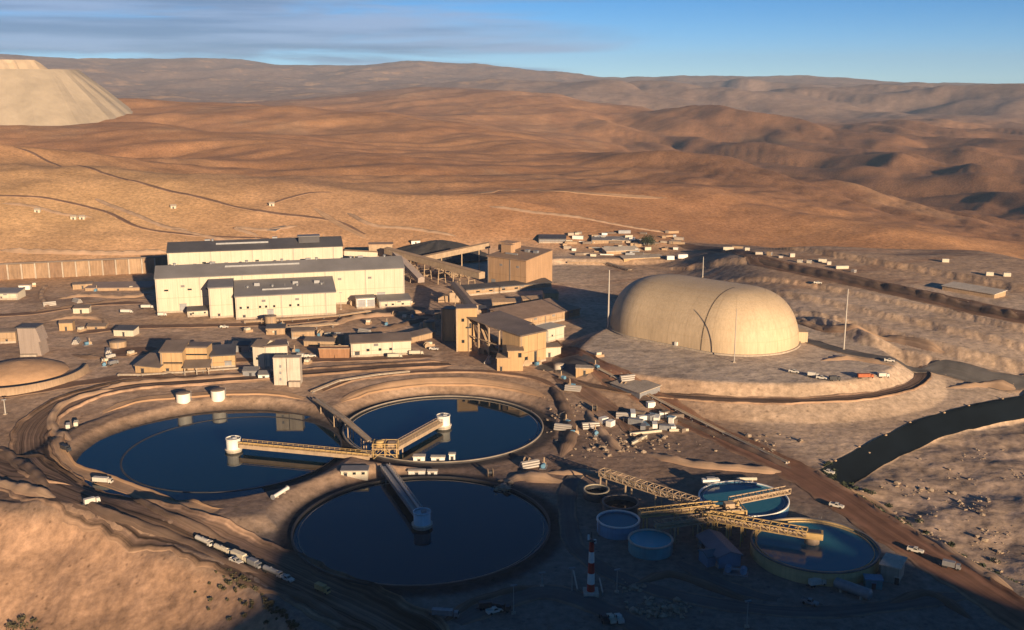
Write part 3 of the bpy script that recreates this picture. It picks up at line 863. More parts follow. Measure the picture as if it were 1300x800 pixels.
# ---------------------------------------------------------------- roads, laid on the ground
WETM = None
def track_mat(name, col, edge, lines=5.0, contrast=0.35, wet=0.95):
    """graded dirt: streaks along the road, worn lanes, loose edges (UV x = across, y = metres along)"""
    m = bpy.data.materials.new(name); m.use_nodes = True
    t = m.node_tree; b = t.nodes['Principled BSDF']
    b.inputs['Roughness'].default_value = wet; b.inputs['Specular IOR Level'].default_value = 0.1
    uv = N(t, 'ShaderNodeUVMap'); uv.uv_map = 'UVMap'
    mpn = N(t, 'ShaderNodeMapping'); mpn.inputs['Scale'].default_value = (lines, 0.006, 1)
    t.links.new(uv.outputs['UV'], mpn.inputs['Vector'])
    n1 = N(t, 'ShaderNodeTexNoise'); n1.inputs['Scale'].default_value = 1.6; n1.inputs['Detail'].default_value = 5; n1.inputs['Roughness'].default_value = 0.6
    t.links.new(mpn.outputs['Vector'], n1.inputs['Vector'])
    geo = N(t, 'ShaderNodeNewGeometry')
    n2 = N(t, 'ShaderNodeTexNoise'); n2.inputs['Scale'].default_value = 0.09; n2.inputs['Detail'].default_value = 8; n2.inputs['Roughness'].default_value = 0.65
    t.links.new(geo.outputs['Position'], n2.inputs['Vector'])
    def rng(src, lo, hi, a, c):
        r = N(t, 'ShaderNodeMapRange'); r.inputs['From Min'].default_value = a; r.inputs['From Max'].default_value = c
        r.inputs['To Min'].default_value = lo; r.inputs['To Max'].default_value = hi
        t.links.new(src, r.inputs['Value']); return r.outputs['Result']
    f = N(t, 'ShaderNodeMath', operation='MULTIPLY')
    t.links.new(rng(n1.outputs['Fac'], 1 - contrast, 1 + contrast * 0.9, 0.36, 0.64), f.inputs[0])
    t.links.new(rng(n2.outputs['Fac'], 0.75, 1.22, 0.3, 0.7), f.inputs[1])
    sx = N(t, 'ShaderNodeSeparateXYZ'); t.links.new(uv.outputs['UV'], sx.inputs[0])
    e = N(t, 'ShaderNodeMath', operation='SUBTRACT'); e.inputs[1].default_value = 0.5
    t.links.new(sx.outputs['X'], e.inputs[0])
    ab = N(t, 'ShaderNodeMath', operation='ABSOLUTE'); t.links.new(e.outputs[0], ab.inputs[0])
    ad = N(t, 'ShaderNodeMath', operation='ADD')
    t.links.new(ab.outputs[0], ad.inputs[0]); t.links.new(rng(n2.outputs['Fac'], -0.10, 0.10, 0.3, 0.7), ad.inputs[1])
    mxn = N(t, 'ShaderNodeMix', data_type='RGBA')
    mxn.inputs['A'].default_value = (*col, 1); mxn.inputs['B'].default_value = (*edge, 1)
    t.links.new(rng(ad.outputs[0], 0, 1, 0.36, 0.48), mxn.inputs['Factor'])
    vm = N(t, 'ShaderNodeVectorMath', operation='SCALE')
    t.links.new(mxn.outputs['Result'], vm.inputs[0]); t.links.new(f.outputs[0], vm.inputs['Scale'])
    t.links.new(vm.outputs['Vector'], b.inputs['Base Color'])
    bp = N(t, 'ShaderNodeBump'); bp.inputs['Strength'].default_value = 0.4; bp.inputs['Distance'].default_value = 0.35
    t.links.new(n1.outputs['Fac'], bp.inputs['Height']); t.links.new(bp.outputs['Normal'], b.inputs['Normal'])
    return m
HAUL = track_mat('haul_road_dirt', (0.15, 0.098, 0.072), (0.32, 0.205, 0.135), 9, 0.72)
DIRT = track_mat('service_road_dirt', (0.19, 0.115, 0.08), (0.30, 0.195, 0.13), 4, 0.30)
RED = track_mat('reddish_corridor_dirt', (0.22, 0.115, 0.075), (0.28, 0.17, 0.11), 4, 0.3)
ASPH = track_mat('asphalt', (0.12, 0.11, 0.105), (0.25, 0.18, 0.13), 3, 0.18, 0.85)
PALE = track_mat('pale_track_dirt', (0.44, 0.28, 0.17), (0.38, 0.235, 0.14), 3, 0.2)

def strip(name, path, width, m, lift=0.16, step=3.0, berm=(0.0, 0.0), crown=0.0, world=False, ridge=0.0):
    """a band draped on the ground along a path of photograph pixels; berm: height of the windrow on either edge"""
    pts = [p[:2] if world else P(*p)[:2] for p in path]
    c = spline(pts, step)
    d = np.gradient(c, axis=0); d /= np.linalg.norm(d, axis=1)[:, None]
    nrm = np.stack([-d[:, 1], d[:, 0]], 1)
    w = np.interp(np.linspace(0, 1, len(c)), np.linspace(0, 1, len(width)), width) if isinstance(width, (list, tuple)) else np.full(len(c), float(width))
    w = w * (1 + 0.06 * np.sin(np.arange(len(c)) * 0.7) + 0.05 * np.sin(np.arange(len(c)) * 1.9))
    prof = [-0.5, -0.47, -0.44, -0.40, -0.28, -0.14, 0, 0.14, 0.28, 0.40, 0.44, 0.47, 0.5]
    bz = [-0.5, berm[0] * .55, berm[0], 0, 0, 0, crown, 0, 0, 0, berm[1], berm[1] * .55, -0.5]
    if ridge:
        bz = [-0.4, .1 * ridge, .25 * ridge, .42 * ridge, .72 * ridge, .94 * ridge, ridge, .94 * ridge, .72 * ridge, .42 * ridge, .25 * ridge, .1 * ridge, -0.4]
        jag = 1 + 0.22 * np.sin(np.arange(len(c)) * 1.3) + 0.18 * np.sin(np.arange(len(c)) * 3.1 + 1)
    else:
        jag = np.ones(len(c))
    endf = np.clip(np.minimum(np.arange(len(c)), np.arange(len(c))[::-1]) / 4.0, 0.05, 1)
    w = w * (0.3 + 0.7 * endf)
    vs, uv = [], []
    ln = np.concatenate([[0], np.cumsum(np.linalg.norm(np.diff(c, axis=0), axis=1))])
    for a, z in zip(prof, bz):
        xy = c + nrm * (a * w)[:, None]
        g = hgt(xy[:, 0], xy[:, 1])
        vs.append(np.stack([xy[:, 0], xy[:, 1], g + lift * endf + z * jag * endf - 0.15 * (1 - endf)], 1))
        uv.append(np.stack([np.full(len(c), a + 0.5), ln], 1))
    vs = np.stack(vs, 1); uv = np.stack(uv, 1)
    n, k = vs.shape[:2]
    i = np.arange(n * k).reshape(n, k)
    F = np.stack([i[:-1, :-1], i[1:, :-1], i[1:, 1:], i[:-1, 1:]], -1).reshape(-1, 4)[:, ::-1]
    me = bpy.data.meshes.new(name)
    me.from_pydata(vs.reshape(-1, 3).tolist(), [], F.tolist())
    ul = me.uv_layers.new(name='UVMap')
    ul.data.foreach_set('uv', uv.reshape(-1, 2)[F.ravel()].astype(np.float32).ravel())
    me.polygons.foreach_set('use_smooth', np.ones(len(F), dtype=bool))
    me.materials.append(m); me.update()
    o = bpy.data.objects.new(name, me); o['kind'] = 'structure'
    COL.objects.link(o)
    return o
strip('haul_road', [(-120, 562), (-10, 592), (80, 620), (180, 655), (280, 694), (380, 738), (480, 784), (560, 832)], [26, 24, 22, 22, 22, 23, 24], HAUL, berm=(0.5, 1.0))
strip('perimeter_road', [(585, 462), (500, 466), (420, 472), (330, 479), (240, 485), (165, 490), (105, 504), (58, 528), (38, 558), (52, 590), (110, 622)], [11, 11, 11, 12, 13, 15, 16, 16, 15, 14], HAUL, lift=0.24, berm=(0.9, 0.9))
strip('perimeter_road', [(-60, 508), (20, 500), (80, 490), (130, 483), (165, 478), (230, 478)], 9, DIRT, lift=0.2)
strip('corridor_road', [(690, 428), (735, 452), (790, 486), (860, 526), (940, 566), (1010, 600), (1070, 636), (1130, 676), (1200, 720), (1290, 778), (1400, 850)], [9, 10, 12, 13, 14, 15, 16, 16, 16, 16], RED, lift=0.22, berm=(0.0, 0.7))
strip('bench_road', [(850, 304), (900, 316), (970, 331), (1060, 350), (1160, 372), (1260, 395), (1400, 425)], [10, 11, 12, 12, 12, 12], DIRT, lift=0.3)
strip('dome_access_road', [(1010, 428), (1070, 446), (1130, 456), (1200, 468), (1290, 484), (1400, 502)], 9, ASPH, lift=0.3)
_ring = [(MESA[0] + 77 * math.sin(RAD(a)) / (.75 if a < 0 else 1), MESA[1] - 77 * math.cos(RAD(a)) / (1.4 if abs(a) < 90 else .72)) for a in range(-74, 93, 6)]
strip('ring_road', _ring, 7.5, HAUL, lift=0.2, world=True, berm=(0.5, 0.0))
strip('service_road', [(-40, 402), (40, 398), (110, 388), (190, 384)], 8, DIRT, lift=0.3)
strip('service_road', [(90, 425), (170, 416), (260, 414), (350, 411), (430, 404), (500, 398), (560, 402)], 8, DIRT, lift=0.3)
strip('service_road', [(210, 462), (300, 458), (380, 458), (470, 456), (560, 452)], 7, DIRT, lift=0.28)
strip('yard_road', [(700, 475), (745, 500), (790, 530), (810, 560)], 9, DIRT, lift=0.3)
strip('yard_road', [(745, 585), (722, 620), (722, 665), (735, 700), (790, 735), (900, 765), (1040, 778), (1180, 762), (1250, 752)], 6.5, ASPH, lift=0.26)
strip('dirt_track', [(-30, 248), (60, 252), (130, 268), (180, 290), (260, 300), (350, 303)], 3.5, DIRT, lift=0.5, step=6)
strip('dirt_track', [(20, 187), (60, 205), (130, 220), (230, 246), (330, 268), (420, 280), (470, 300)], 4, DIRT, lift=0.5, step=6)
strip('dirt_track', [(330, 264), (390, 246), (430, 244)], 3.5, DIRT, lift=0.5, step=6)
strip('dirt_track', [(395, 262), (430, 285), (470, 305)], 7, PALE, lift=0.5, step=6)
strip('dirt_track', [(600, 250), (650, 242), (720, 243), (850, 252)], 9, PALE, lift=0.6, step=6)

strip('yard_pad', [(676, 472), (715, 462), (760, 476)], [14, 22, 14], ASPH, lift=0.34)
strip('yard_pad', [(452, 401), (500, 396), (545, 390)], [16, 20, 14], ASPH, lift=0.36)
strip('yard_pad', [(120, 452), (160, 448), (205, 440)], [16, 20, 14], DIRT, lift=0.34)
strip('bank_terrace', [(120, 528), (170, 510), (230, 503), (300, 499), (350, 500), (395, 508)], [5, 6, 6, 6, 5], PALE, lift=0.35, berm=(0.45, 0.0))
strip('bank_terrace', [(425, 512), (470, 494), (530, 485), (600, 484), (660, 492), (700, 508)], [5, 6, 6, 6, 5], PALE, lift=0.35, berm=(0.45, 0.0))
strip('bank_terrace', [(400, 500), (450, 482), (520, 474), (600, 472), (670, 479), (712, 494)], [5, 5, 5, 5, 5], DIRT, lift=0.35, berm=(0.5, 0.0))
strip('bank_terrace', [(70, 548), (78, 580), (120, 606), (180, 628), (250, 645), (290, 648)], [6, 7, 7, 7, 6], PALE, lift=0.35, berm=(0.0, 0.8))
strip('yard_track', [(560, 800), (620, 772), (690, 752), (740, 764), (800, 790), (860, 820)], [8, 8, 8], ASPH, lift=0.36)
strip('yard_track', [(850, 706), (900, 735), (960, 756), (1010, 764)], [5, 6, 5], ASPH, lift=0.36)

BERMT = track_mat('windrow_earth', (0.40, 0.27, 0.18), (0.34, 0.22, 0.15), 2, 0.25)
BERMD = track_mat('dark_windrow_earth', (0.17, 0.115, 0.085), (0.15, 0.10, 0.075), 2, 0.3)
def berm(path, h=1.3, w=4.5, m=None):
    return strip('earth_berm', path, w, m or BERMT, lift=0.1, step=2.2, ridge=h)
for pth, h_, w_, m_ in (
    ([(0, 566), (26, 590), (52, 610), (60, 622)], 1.4, 5, BERMD),
    ([(-20, 606), (40, 624), (72, 634)], 1.6, 5, BERMT),
    ([(96, 628), (130, 648), (180, 667), (240, 690), (300, 716), (340, 734)], 1.0, 4, BERMD),
    ([(160, 632), (200, 648), (240, 664), (300, 690)], .9, 3.5, BERMD),
    ([(350, 742), (400, 768), (440, 792)], 1.0, 4, BERMD),
    ([(118, 497), (170, 487), (240, 482), (330, 476)], 1.0, 4, BERMT),
    ([(90, 560), (66, 540), (78, 515), (120, 500), (150, 494)], 1.3, 4.5, BERMT),
    ([(180, 466), (230, 482)], 1.0, 4, BERMD),
    ([(90, 450), (120, 455), (150, 452)], 1.3, 4, BERMD),
    ([(60, 408), (90, 404), (130, 406), (135, 416)], 1.2, 4, BERMT),
    ([(70, 380), (110, 376), (160, 378), (196, 372)], 1.3, 5, BERMT),
    ([(30, 398), (90, 390), (150, 382), (192, 380)], 1.2, 4, BERMD),
    ([(60, 362), (52, 375), (62, 392)], 1.4, 4, BERMT),
    ([(420, 415), (450, 404), (500, 400), (548, 396)], 1.6, 6, BERMT),
    ([(330, 418), (400, 414), (440, 408)], 1.3, 5, BERMT),
    ([(452, 424), (500, 416), (545, 404)], 1.5, 5, BERMD),
    ([(760, 480), (840, 520), (930, 562), (1010, 598)], 1.2, 4, BERMD),
    ([(1052, 604), (1120, 646), (1200, 696), (1290, 752)], 1.1, 4, BERMT),
    ([(690, 600), (740, 601), (800, 604)], 1.2, 5, BERMT),
    ([(640, 612), (665, 606), (700, 610), (720, 612)], 2.2, 9, BERMT),
    ([(820, 575), (880, 590), (960, 597), (1000, 600)], 1.4, 6, BERMT),
    ([(700, 490), (715, 515), (725, 550), (712, 580)], 1.6, 6, BERMD),
    ([(745, 520), (760, 545), (790, 575)], 1.4, 5, BERMT),
    ([(1040, 458), (1080, 456), (1120, 462), (1140, 470)], 1.3, 4, BERMT),
    ([(1200, 492), (1250, 490), (1300, 497)], 1.2, 4, BERMT),
    ([(1000, 405), (1060, 418), (1130, 432), (1200, 448)], 1.2, 4, BERMT),
    ([(960, 330), (1040, 347), (1120, 365), (1220, 388), (1300, 405)], 1.2, 4, BERMD),
    ([(880, 372), (950, 374), (1000, 386)], 1.2, 5, BERMT),
    ([(0, 258), (40, 262), (80, 272), (120, 276)], .9, 5, BERMT),
    ([(120, 252), (170, 272), (210, 288), (240, 292)], .8, 5, BERMT),
    ([(215, 290), (260, 300), (300, 306), (360, 304), (400, 300)], 1.0, 5, BERMT),
    ([(330, 300), (300, 290), (340, 292), (380, 286)], .9, 5, BERMT),
    ([(440, 270), (470, 285), (520, 290), (580, 300)], .9, 5, BERMT),
    ([(620, 262), (700, 272), (780, 285), (850, 296)], .9, 5, BERMT),
    ([(0, 318), (80, 321), (160, 322), (215, 320)], 2.0, 7, BERMT),
    ([(560, 792), (600, 765), (650, 750), (700, 742)], .8, 3.5, BERMD),
    ([(800, 745), (850, 730), (920, 752), (960, 768)], 1.0, 4, BERMD),
    ([(1120, 770), (1180, 755), (1240, 790)], 1.0, 4, BERMD)):
    berm(pth, h_, w_, m_)
# ---------------------------------------------------------------- thickeners
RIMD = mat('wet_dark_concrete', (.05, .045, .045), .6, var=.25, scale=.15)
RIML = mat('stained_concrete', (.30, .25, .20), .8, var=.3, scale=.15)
def thickener(c, hub_px, foot_px, label, hm, bm, rail_m, rim_m, low=False):
    c = V3(c); R = R_TH
    t = thing('thickener', label, 'thickener', (c.x, c.y, 0), 0, 'the three large thickeners')
    k = -.62 if low else 0.0
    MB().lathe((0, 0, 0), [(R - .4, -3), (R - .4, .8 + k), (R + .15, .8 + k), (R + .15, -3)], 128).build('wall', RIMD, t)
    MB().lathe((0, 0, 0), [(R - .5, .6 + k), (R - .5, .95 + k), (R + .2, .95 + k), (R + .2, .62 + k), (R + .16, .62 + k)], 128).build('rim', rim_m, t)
    MB().lathe((0, 0, 0), [(R - 2.1, -1.0), (R - 2.1, .16), (R - 1.9, .16), (R - 1.9, -1.0)], 128).build('launder', CONC, t)
    MB().disc((0, 0, .2 if low else .08), R - .38, 128).build('water', WATER, t)
    # drive house over the feed well
    MB().lathe((0, 0, 0), [(3.1, -.5), (3.1, 1.0), (3.4, 1.0), (3.4, 1.4), (0.1, 1.4)], 32).build('feed_well', CONCP, t)
    d = MB().lathe((0, 0, 1.4), [(2.7, 0), (2.7, 3.7), (0.02, 3.8)], 28).build('drive_house', hm, t)
    MB().lathe((0, 0, 5.1), [(2.7, -.02), (2.9, 0), (2.9, .4), (2.62, .4), (2.62, .1)], 28).build('parapet', hm, d)
    MB().box((.6, -.3, 5.15), (1.6, 1.2, .8), 0.4).build('motor', STEELG, d)
    # bridge from the rim to the centre
    f = V3(foot_px) - Vector((c.x, c.y, 0)); f.z = 0
    n = f.normalized(); s = n.cross(UP)
    p, q = n * 3.0, n * (f.length)
    z = Vector((0, 0, 3.4))
    b = MB()
    for sg in (-1, 1):
        a = s * sg * 1.5
        b.beam(p + z + a - UP * .6, q + z + a - UP * .6, .35, 1.3)
    b.build('bridge_girder', bm, t)
    MB().beam(p + z + UP * .15, q + z + UP * .15, 3.4, .18).build('bridge_deck', bm, t)
    r = MB(); k = int(f.length / 2.2)
    for sg in (-1, 1):
        a = s * sg * 1.6
        r.beam(p + z + a + UP * 1.3, q + z + a + UP * 1.3, .14, .14); r.beam(p + z + a + UP * .75, q + z + a + UP * .75, .1, .1)
        for i in range(k + 1):
            e = p.lerp(q, i / k) + z + a
            r.beam(e + UP * .15, e + UP * 1.3, .12, .12)
    r.build('railing', rail_m, t)
    MB().tube(p + z + UP * .7 + s * .7, q + z + UP * .7 + s * .7, .42, n=10).build('feed_pipe', rail_m, t)
    for g in (0.86, 0.98):
        e = q * g
        for sg in (-1, 1):
            MB().beam(e + s * sg * 1.5 - UP * 1.5, e + s * sg * 1.5 + z - UP * .6, .4, .4).build('bridge_leg', bm, t)
    return t
HUBW = mat('white_drum_paint', (0.74, 0.70, 0.62), 0.5, var=0.06, streak=0.1)
HUBSH = mat('shaded_drum_paint', (0.42, 0.58, 0.66), 0.5, var=0.1, streak=0.12)  # bluish shade put into the colour of the nearest thickener's drum
JUNC = G(490, 580, 0)
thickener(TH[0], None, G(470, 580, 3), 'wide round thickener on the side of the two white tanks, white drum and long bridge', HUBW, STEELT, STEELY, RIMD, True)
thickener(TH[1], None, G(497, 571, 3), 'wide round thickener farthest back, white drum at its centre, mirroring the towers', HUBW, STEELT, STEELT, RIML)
thickener(TH[2], None, G(489, 594, 3), 'wide round thickener nearest the camera, dark in shade with a drum tinted shade-blue', HUBSH, STEELG, POLE, RIMD)

# distribution tower between the three, and what stands round it
t = thing('distribution_tower', 'rusty steel feed tower where the three thickener bridges meet', 'platform', (JUNC[0], JUNC[1], 0))
fr = MB()
for x in (-4.5, 0, 4.5):
    for y in (-2.5, 2.5):
        fr.beam((x, y, -.5), (x, y, 6.2), .35, .35)
for z in (1.8, 4.0, 6.0):
    for y in (-2.5, 2.5): fr.beam((-4.5, y, z), (4.5, y, z), .25, .25)
    for x in (-4.5, 0, 4.5): fr.beam((x, -2.5, z), (x, 2.5, z), .25, .25)
for y in (-2.5, 2.5):
    fr.beam((-4.5, y, 0), (0, y, 4), .18, .18); fr.beam((4.5, y, 0), (0, y, 4), .18, .18)
fr.build('tower_frame', STEELY, t)
MB().box((0, 0, 4.05), (10, 6, .2)).build('deck', STEELT, t)
MB().lathe((-2.2, 0, 4.25), [(1.6, 0), (1.6, 2.0), (1.3, 2.3), (.05, 2.4)], 18).build('feed_box', STEELY, t)
MB().box((2.4, .2, 4.25), (3, 2.4, 1.6)).build('splitter_box', STEELT, t)
rl = MB()
for (a, b) in (((-5, -3), (5, -3)), ((5, -3), (5, 3)), ((5, 3), (-5, 3)), ((-5, 3), (-5, -3))):
    rl.beam((*a, 5.3), (*b, 5.3), .12, .12)
    for k in range(6):
        x, y = a[0] + (b[0] - a[0]) * k / 5, a[1] + (b[1] - a[1]) * k / 5
        rl.beam((x, y, 4.2), (x, y, 5.3), .1, .1)
rl.build('railing', STEELY, t)

# pipe bundle coming down from the bank to the tower
for k, (o0, o1, mm) in enumerate(((-1.4, -0.8, STEELT), (0, 0, CONC), (1.4, .9, STEELT))):
    a, b = P(402, 513), JUNC
    a = Vector((a[0] + o0, a[1], a[2] + 2.2)); b = Vector((b[0] - 6 + o1, b[1] + 3, 5.0))
    t = thing('slurry_pipe', ['slurry pipe on the outer side of the bundle down to the feed tower', 'thick grey slurry pipe in the middle of the bundle down to the feed tower', 'slurry pipe of the bundle nearest the farthest thickener'][k], 'pipe', a, 0, 'slurry pipes down to the feed tower')
    d = b - a; mid = d * .55 + Vector((0, 0, .9))
    MB().tube((0, 0, 0), mid, .55, n=10).tube(mid, d, .55, n=10).build('pipe_run', mm, t)
    for f in (.15, .4, .65, .88):
        e = d * f
        MB().beam((e.x, e.y, H(a.x + e.x, a.y + e.y) - a.z - .3), (e.x, e.y, e.z), .35, .35).build('pipe_support', STEELT, t)

def boxhouse(name, label, cat, px, py, size, hgts, rz, wm, rm, roof='flat', win=0, door=True, group=None):
    """a small building placed by the middle of its front foot"""
    p = P(px, py)
    c, s = math.cos(rz), math.sin(rz)
    a = (p[0] - c * size[0] / 2, p[1] - s * size[0] / 2, p[2])
    b = (p[0] + c * size[0] / 2, p[1] + s * size[0] / 2, p[2])
    wn = [(size[0] * (k + .5) / win, hgts * .45, 1.1, .9) for k in range(win)]
    dr = [(size[0] * .5 if not win else size[0] * .08 + .9, 1.1, min(2.1, hgts * .7))] if door else []
    return building(name, label, cat, a, b, size[1], hgts, roof, 0.9, wm, rm, dr, wn, over=.25, group=group)
boxhouse('pump_house', 'small pump house with pale front between the two nearer thickeners', 'building', 450, 607, (9.5, 4.5), 2.6, 0.04, CREAM2, ROOFG, win=3)
for i, (px, py, l, lab) in enumerate(((356, 629, 8.5, 'white pipe section lying on the rim beside the pump house'), (806, 0, 0, ''),)):
    if l:
        p = P(px, py); rz = azr(330, 627, 370, 614)
        t = thing('pipe_section', lab, 'pipe', (p[0], p[1], p[2] + 1.0), rz)
        MB().tube((-l / 2, 0, 0), (l / 2, 0, 0), .65, n=12).build('pipe_run', WHITE, t)
        for e in (-1, 1):
            MB().tube((e * l / 2, 0, 0), (e * (l / 2 + .15), 0, 0), .9, n=12).build('flange', STEELG, t)
            MB().box((e * 2, 0, -1.2), (.6, 1.2, .7)).build('cradle', CONC, t)
for i, (px, py, w, d, h, lab) in enumerate((
        (532, 588, 4.2, 2.4, 2.3, 'white control cabin on the strip between thickeners, beside the feed tower'),
        (556, 586, 5.0, 1.8, 1.5, 'low white switch box on the rim of the farthest thickener'),
        (574, 585, 2.2, 1.6, 2.4, 'narrow upright white cabinet on the rim of the farthest thickener'),
        (529, 603, 6.0, 1.6, 1.3, 'long low white box on the rim of the nearest thickener, closest to its bridge'),
        (549, 603, 3.4, 1.5, 1.2, 'short low white box on the rim of the nearest thickener'))):
    boxhouse('electrical_cabinet', lab, 'cabinet', px, py, (w, d), h, 0.0, WHITE, CONCP)

# ---------------------------------------------------------------- white tanks and the twin concrete tower on the bank
for px, lab in ((233, 'white round tank with brown lid, farther from the twin concrete tower'), (277, 'white round tank with brown lid, nearer the twin concrete tower')):
    p = P(px, 509 if px < 250 else 505)
    tank('storage_tank', lab, p, 3.0, 3.7, HUBW, roof=ROOFB, group='white tanks on the bank', ladder=0.2)
p = P(365, 489)
t = thing('concrete_tower', 'twin concrete tower with a dark joint above the farthest bank', 'tower', p, 0.02)
hh = ztop(p, 455) - p[2]
for sx in (-3.05, 3.05):
    MB().box((sx, 2.6, -1), (5.8, 5.2, hh + 1)).build('shaft', CONCP, t)
MB().box((0, 2.6, -1), (.32, 4.6, hh + .5)).build('joint', DARKS, t)
MB().box((0, 2.6, hh), (12.3, 5.5, .35)).build('cap', CONC, t)
MB().box((3.6, -1.4, -1), (5.0, 2.8, 3.2)).build('footing', CONC, t)
for k in range(3):
    MB().box((-3 + .1 * k, -.05, 2.2 + 3 * k), (.9, .14, 1.2)).build('hatch', STEELG, t)

# ---------------------------------------------------------------- the long pale process halls
SEAMM = mat('weathered_seam', (.42, .35, .25), .6, var=.15, streak=.2)
A3, B3 = V3(P(300, 406)), V3(P(427, 399))
U = (B3 - A3); U.z = 0; U.normalize(); NN = Vector((-U.y, U.x, 0))
RZ = math.atan2(U.y, U.x)
def front_pt(px, n_off):
    """point on the line n_off metres behind the annex front, seen at column px"""
    o = A3 + NN * n_off
    k = (px - 650) / FOC
    # solve x = k * depth, depth = y*cp - (z-140)*sp
    den = U.x - k * U.y * _cp
    tt = (k * (o.y * _cp - (o.z - CAM_H) * _sp) - o.x) / den
    r = o + U * tt
    return Vector((r.x, r.y, A3.z))
a, b = front_pt(267, 0), front_pt(427, 0)
h3 = ztop(A3, 377) - A3.z
L3 = (B3 - A3).length
building('process_annex', 'cream annex with grey sheet roof in front of the long pale halls', 'building', A3, B3, 26, h3, 'mono', 4.2, CREAM, ROOFG, seams=6.0, sm=SEAMM,
         doors=((L3 * .34, 3.6, 5.0), (L3 * .08, 1.6, 2.4)), windows=[(L3 * f, h3 * .45, 1.3, 1.3) for f in (.05, .12, .24, .30, .38, .54, .62)] , vents=4)
a = front_pt(267, 7); b = front_pt(299, 7); 
building('process_annex', 'narrow cream bay on the end of the grey-roofed annex', 'building', a, b - U * .6, 18, ztop(a, 366) - a.z, 'mono', 1.4, CREAM, ROOFG, doors=((5, 1.4, 2.4),))
nd = 27.5
a, b = front_pt(200, nd), front_pt(514, nd)
h2 = ztop(a, 354) - a.z
L2 = (b - a).length
building('process_hall', 'longest cream process hall with dark sheet roof, in the middle row', 'building', a, b, 30, h2, 'gable', 5.0, CREAM, ROOFG, ridge_frac=.45, seams=6.0, sm=SEAMM,
         doors=((L2 * .10, 4.0, 5.0), (L2 * .17, 1.5, 2.4), (L2 * .9, 5, 6)), windows=[(L2 * f, h2 * .62, 2.4, 1.0) for f in (.04, .13, .2)], vents=7)
na = nd + 31
a, b = front_pt(217, na), front_pt(437, na)
h1 = ztop(a, 321) - a.z
building('process_hall', 'tallest pale process hall at the back with almost black roof', 'building', a, b, 26, h1, 'gable', 4.2, CREAM2, ROOFD, ridge_frac=.5, seams=6.0, sm=SEAMM, vents=2, windows=[((b - a).length * f, h1 * .75, 2.2, 1.0) for f in (.2, .5, .8)])
c_ = front_pt(395, na + 8)
t = thing('roof_monitor', 'dark vent housing on the black roof of the tallest hall', 'vent', (c_.x, c_.y, A3.z + h1 + 2.2), RZ)
MB().box((0, 0, 0), (13, 7, 4.0)).build('housing', ROOFD, t); MB().box((0, 0, 4.0), (14, 8, .4)).build('lid', ROOFG, t)
# small white annexes at the far end
a, b = front_pt(453, 12), front_pt(476, 12)
t = building('white_shed', 'bright white twin-door shed against the longest cream hall', 'building', a, b, 8, 6.4, 'flat', 0, WHITE, ROOFG, doors=((3.1, 4.4, 5.0), (8.6, 4.4, 5.0)))
a, b = front_pt(482, 10), front_pt(522, 10)
building('white_shed', 'low pale shed with flat grey roof past the twin-door shed', 'building', a, b, 14, 4.2, 'mono', .8, CREAM2, ROOFG, doors=((4, 1.2, 2.2),), windows=[(8, 1.4, 1.4, 1), (14, 1.4, 1.4, 1)])
# yard in front of the halls: low walls and curved ramps
boxhouse('white_shed', 'small white shed with dark roof by the corner of the grey-roofed annex', 'building', 253, 402, (13, 7), 3.6, RZ, CREAM2, ROOFD, 'mono', win=2)

# ---------------------------------------------------------------- long wall on the far side and what stands by it
def long_wall():
    a, b = P(-60, 355), P(214, 345)
    a, b = V3(a), V3(b)
    zb = min(a.z, b.z)
    h = ztop(b, 326) - b.z
    t = thing('retaining_wall', 'long tan retaining wall with posts, running up to the tallest hall', 'wall', (a.x, a.y, zb), 0)
    d = b - a; d.z = 0; L_ = d.length; n = d.normalized(); k = Vector((-n.y, n.x, 0))
    npan = 16
    for i in range(npan):
        p, q = n * (L_ * i / npan + .2), n * (L_ * (i + 1) / npan - .2)
        bt = [p - k * .0, q - k * .0, q + k * 4, p + k * 4]
        w = 1.2 + .5 * math.sin(i * 2.3)
        MB().hexa([x + Vector((0, 0, -1.5)) for x in (p - k * w, q - k * w, q + k * 4, p + k * 4)], [x + Vector((0, 0, h - .4 + .3 * math.sin(i))) for x in bt]).build('wall_panel', [WALLA, WALLB, WALLA, WALLC][i % 4], t)
        MB().box((p.x - n.x * .2 - k.x * 1.5, p.y - n.y * .2 - k.y * 1.5, -1.5), (1.0, 1.3, h + 1.3), math.atan2(n.y, n.x)).build('post', CONC, t)
    MB().beam(UP * (h + .2) - k * .3, d + UP * (h + .2) - k * .3, 2.0, .9).build('coping', ROOFB, t)
ORETW = mat('pale_tan_wall', (0.38, 0.26, 0.165), 0.8, var=0.12, scale=0.1, streak=0.2)
WALLA = mat('weathered_wall_tan', (.30, .195, .12), .85, var=.2, scale=.12, streak=.25); WALLB = mat('weathered_wall_pale', (.36, .24, .15), .85, var=.2, scale=.12, streak=.25); WALLC = mat('weathered_wall_brown', (.24, .15, .095), .85, var=.2, scale=.12, streak=.25)
long_wall()
boxhouse('grey_shed', 'pale shed with bluish grey roof cut by the picture edge below the long wall', 'building', 2, 381, (20, 12), 4.2, 0.05, CREAM2, ROOFG, 'mono')
p = P(29, 380)
boxhouse('white_container', 'small white container beside the bluish-roofed shed', 'container', 31, 368, (7, 3), 2.6, 0.1, WHITE, CONCP, door=True)
boxhouse('grey_shed', 'low shed with wide flat grey roof between the long wall and the halls', 'building', 150, 369, (42, 16), 1.6, 0.06, TANW, mat('dusty_grey_roof', (0.30, 0.22, 0.18), .7, var=.12, ribs=.8), 'mono')
boxhouse('brown_shed', 'small brown shed at the end of the wide flat-roofed one', 'building', 105, 367, (12, 8), 3.0, 0.3, TANW, ROOFB, 'gable')

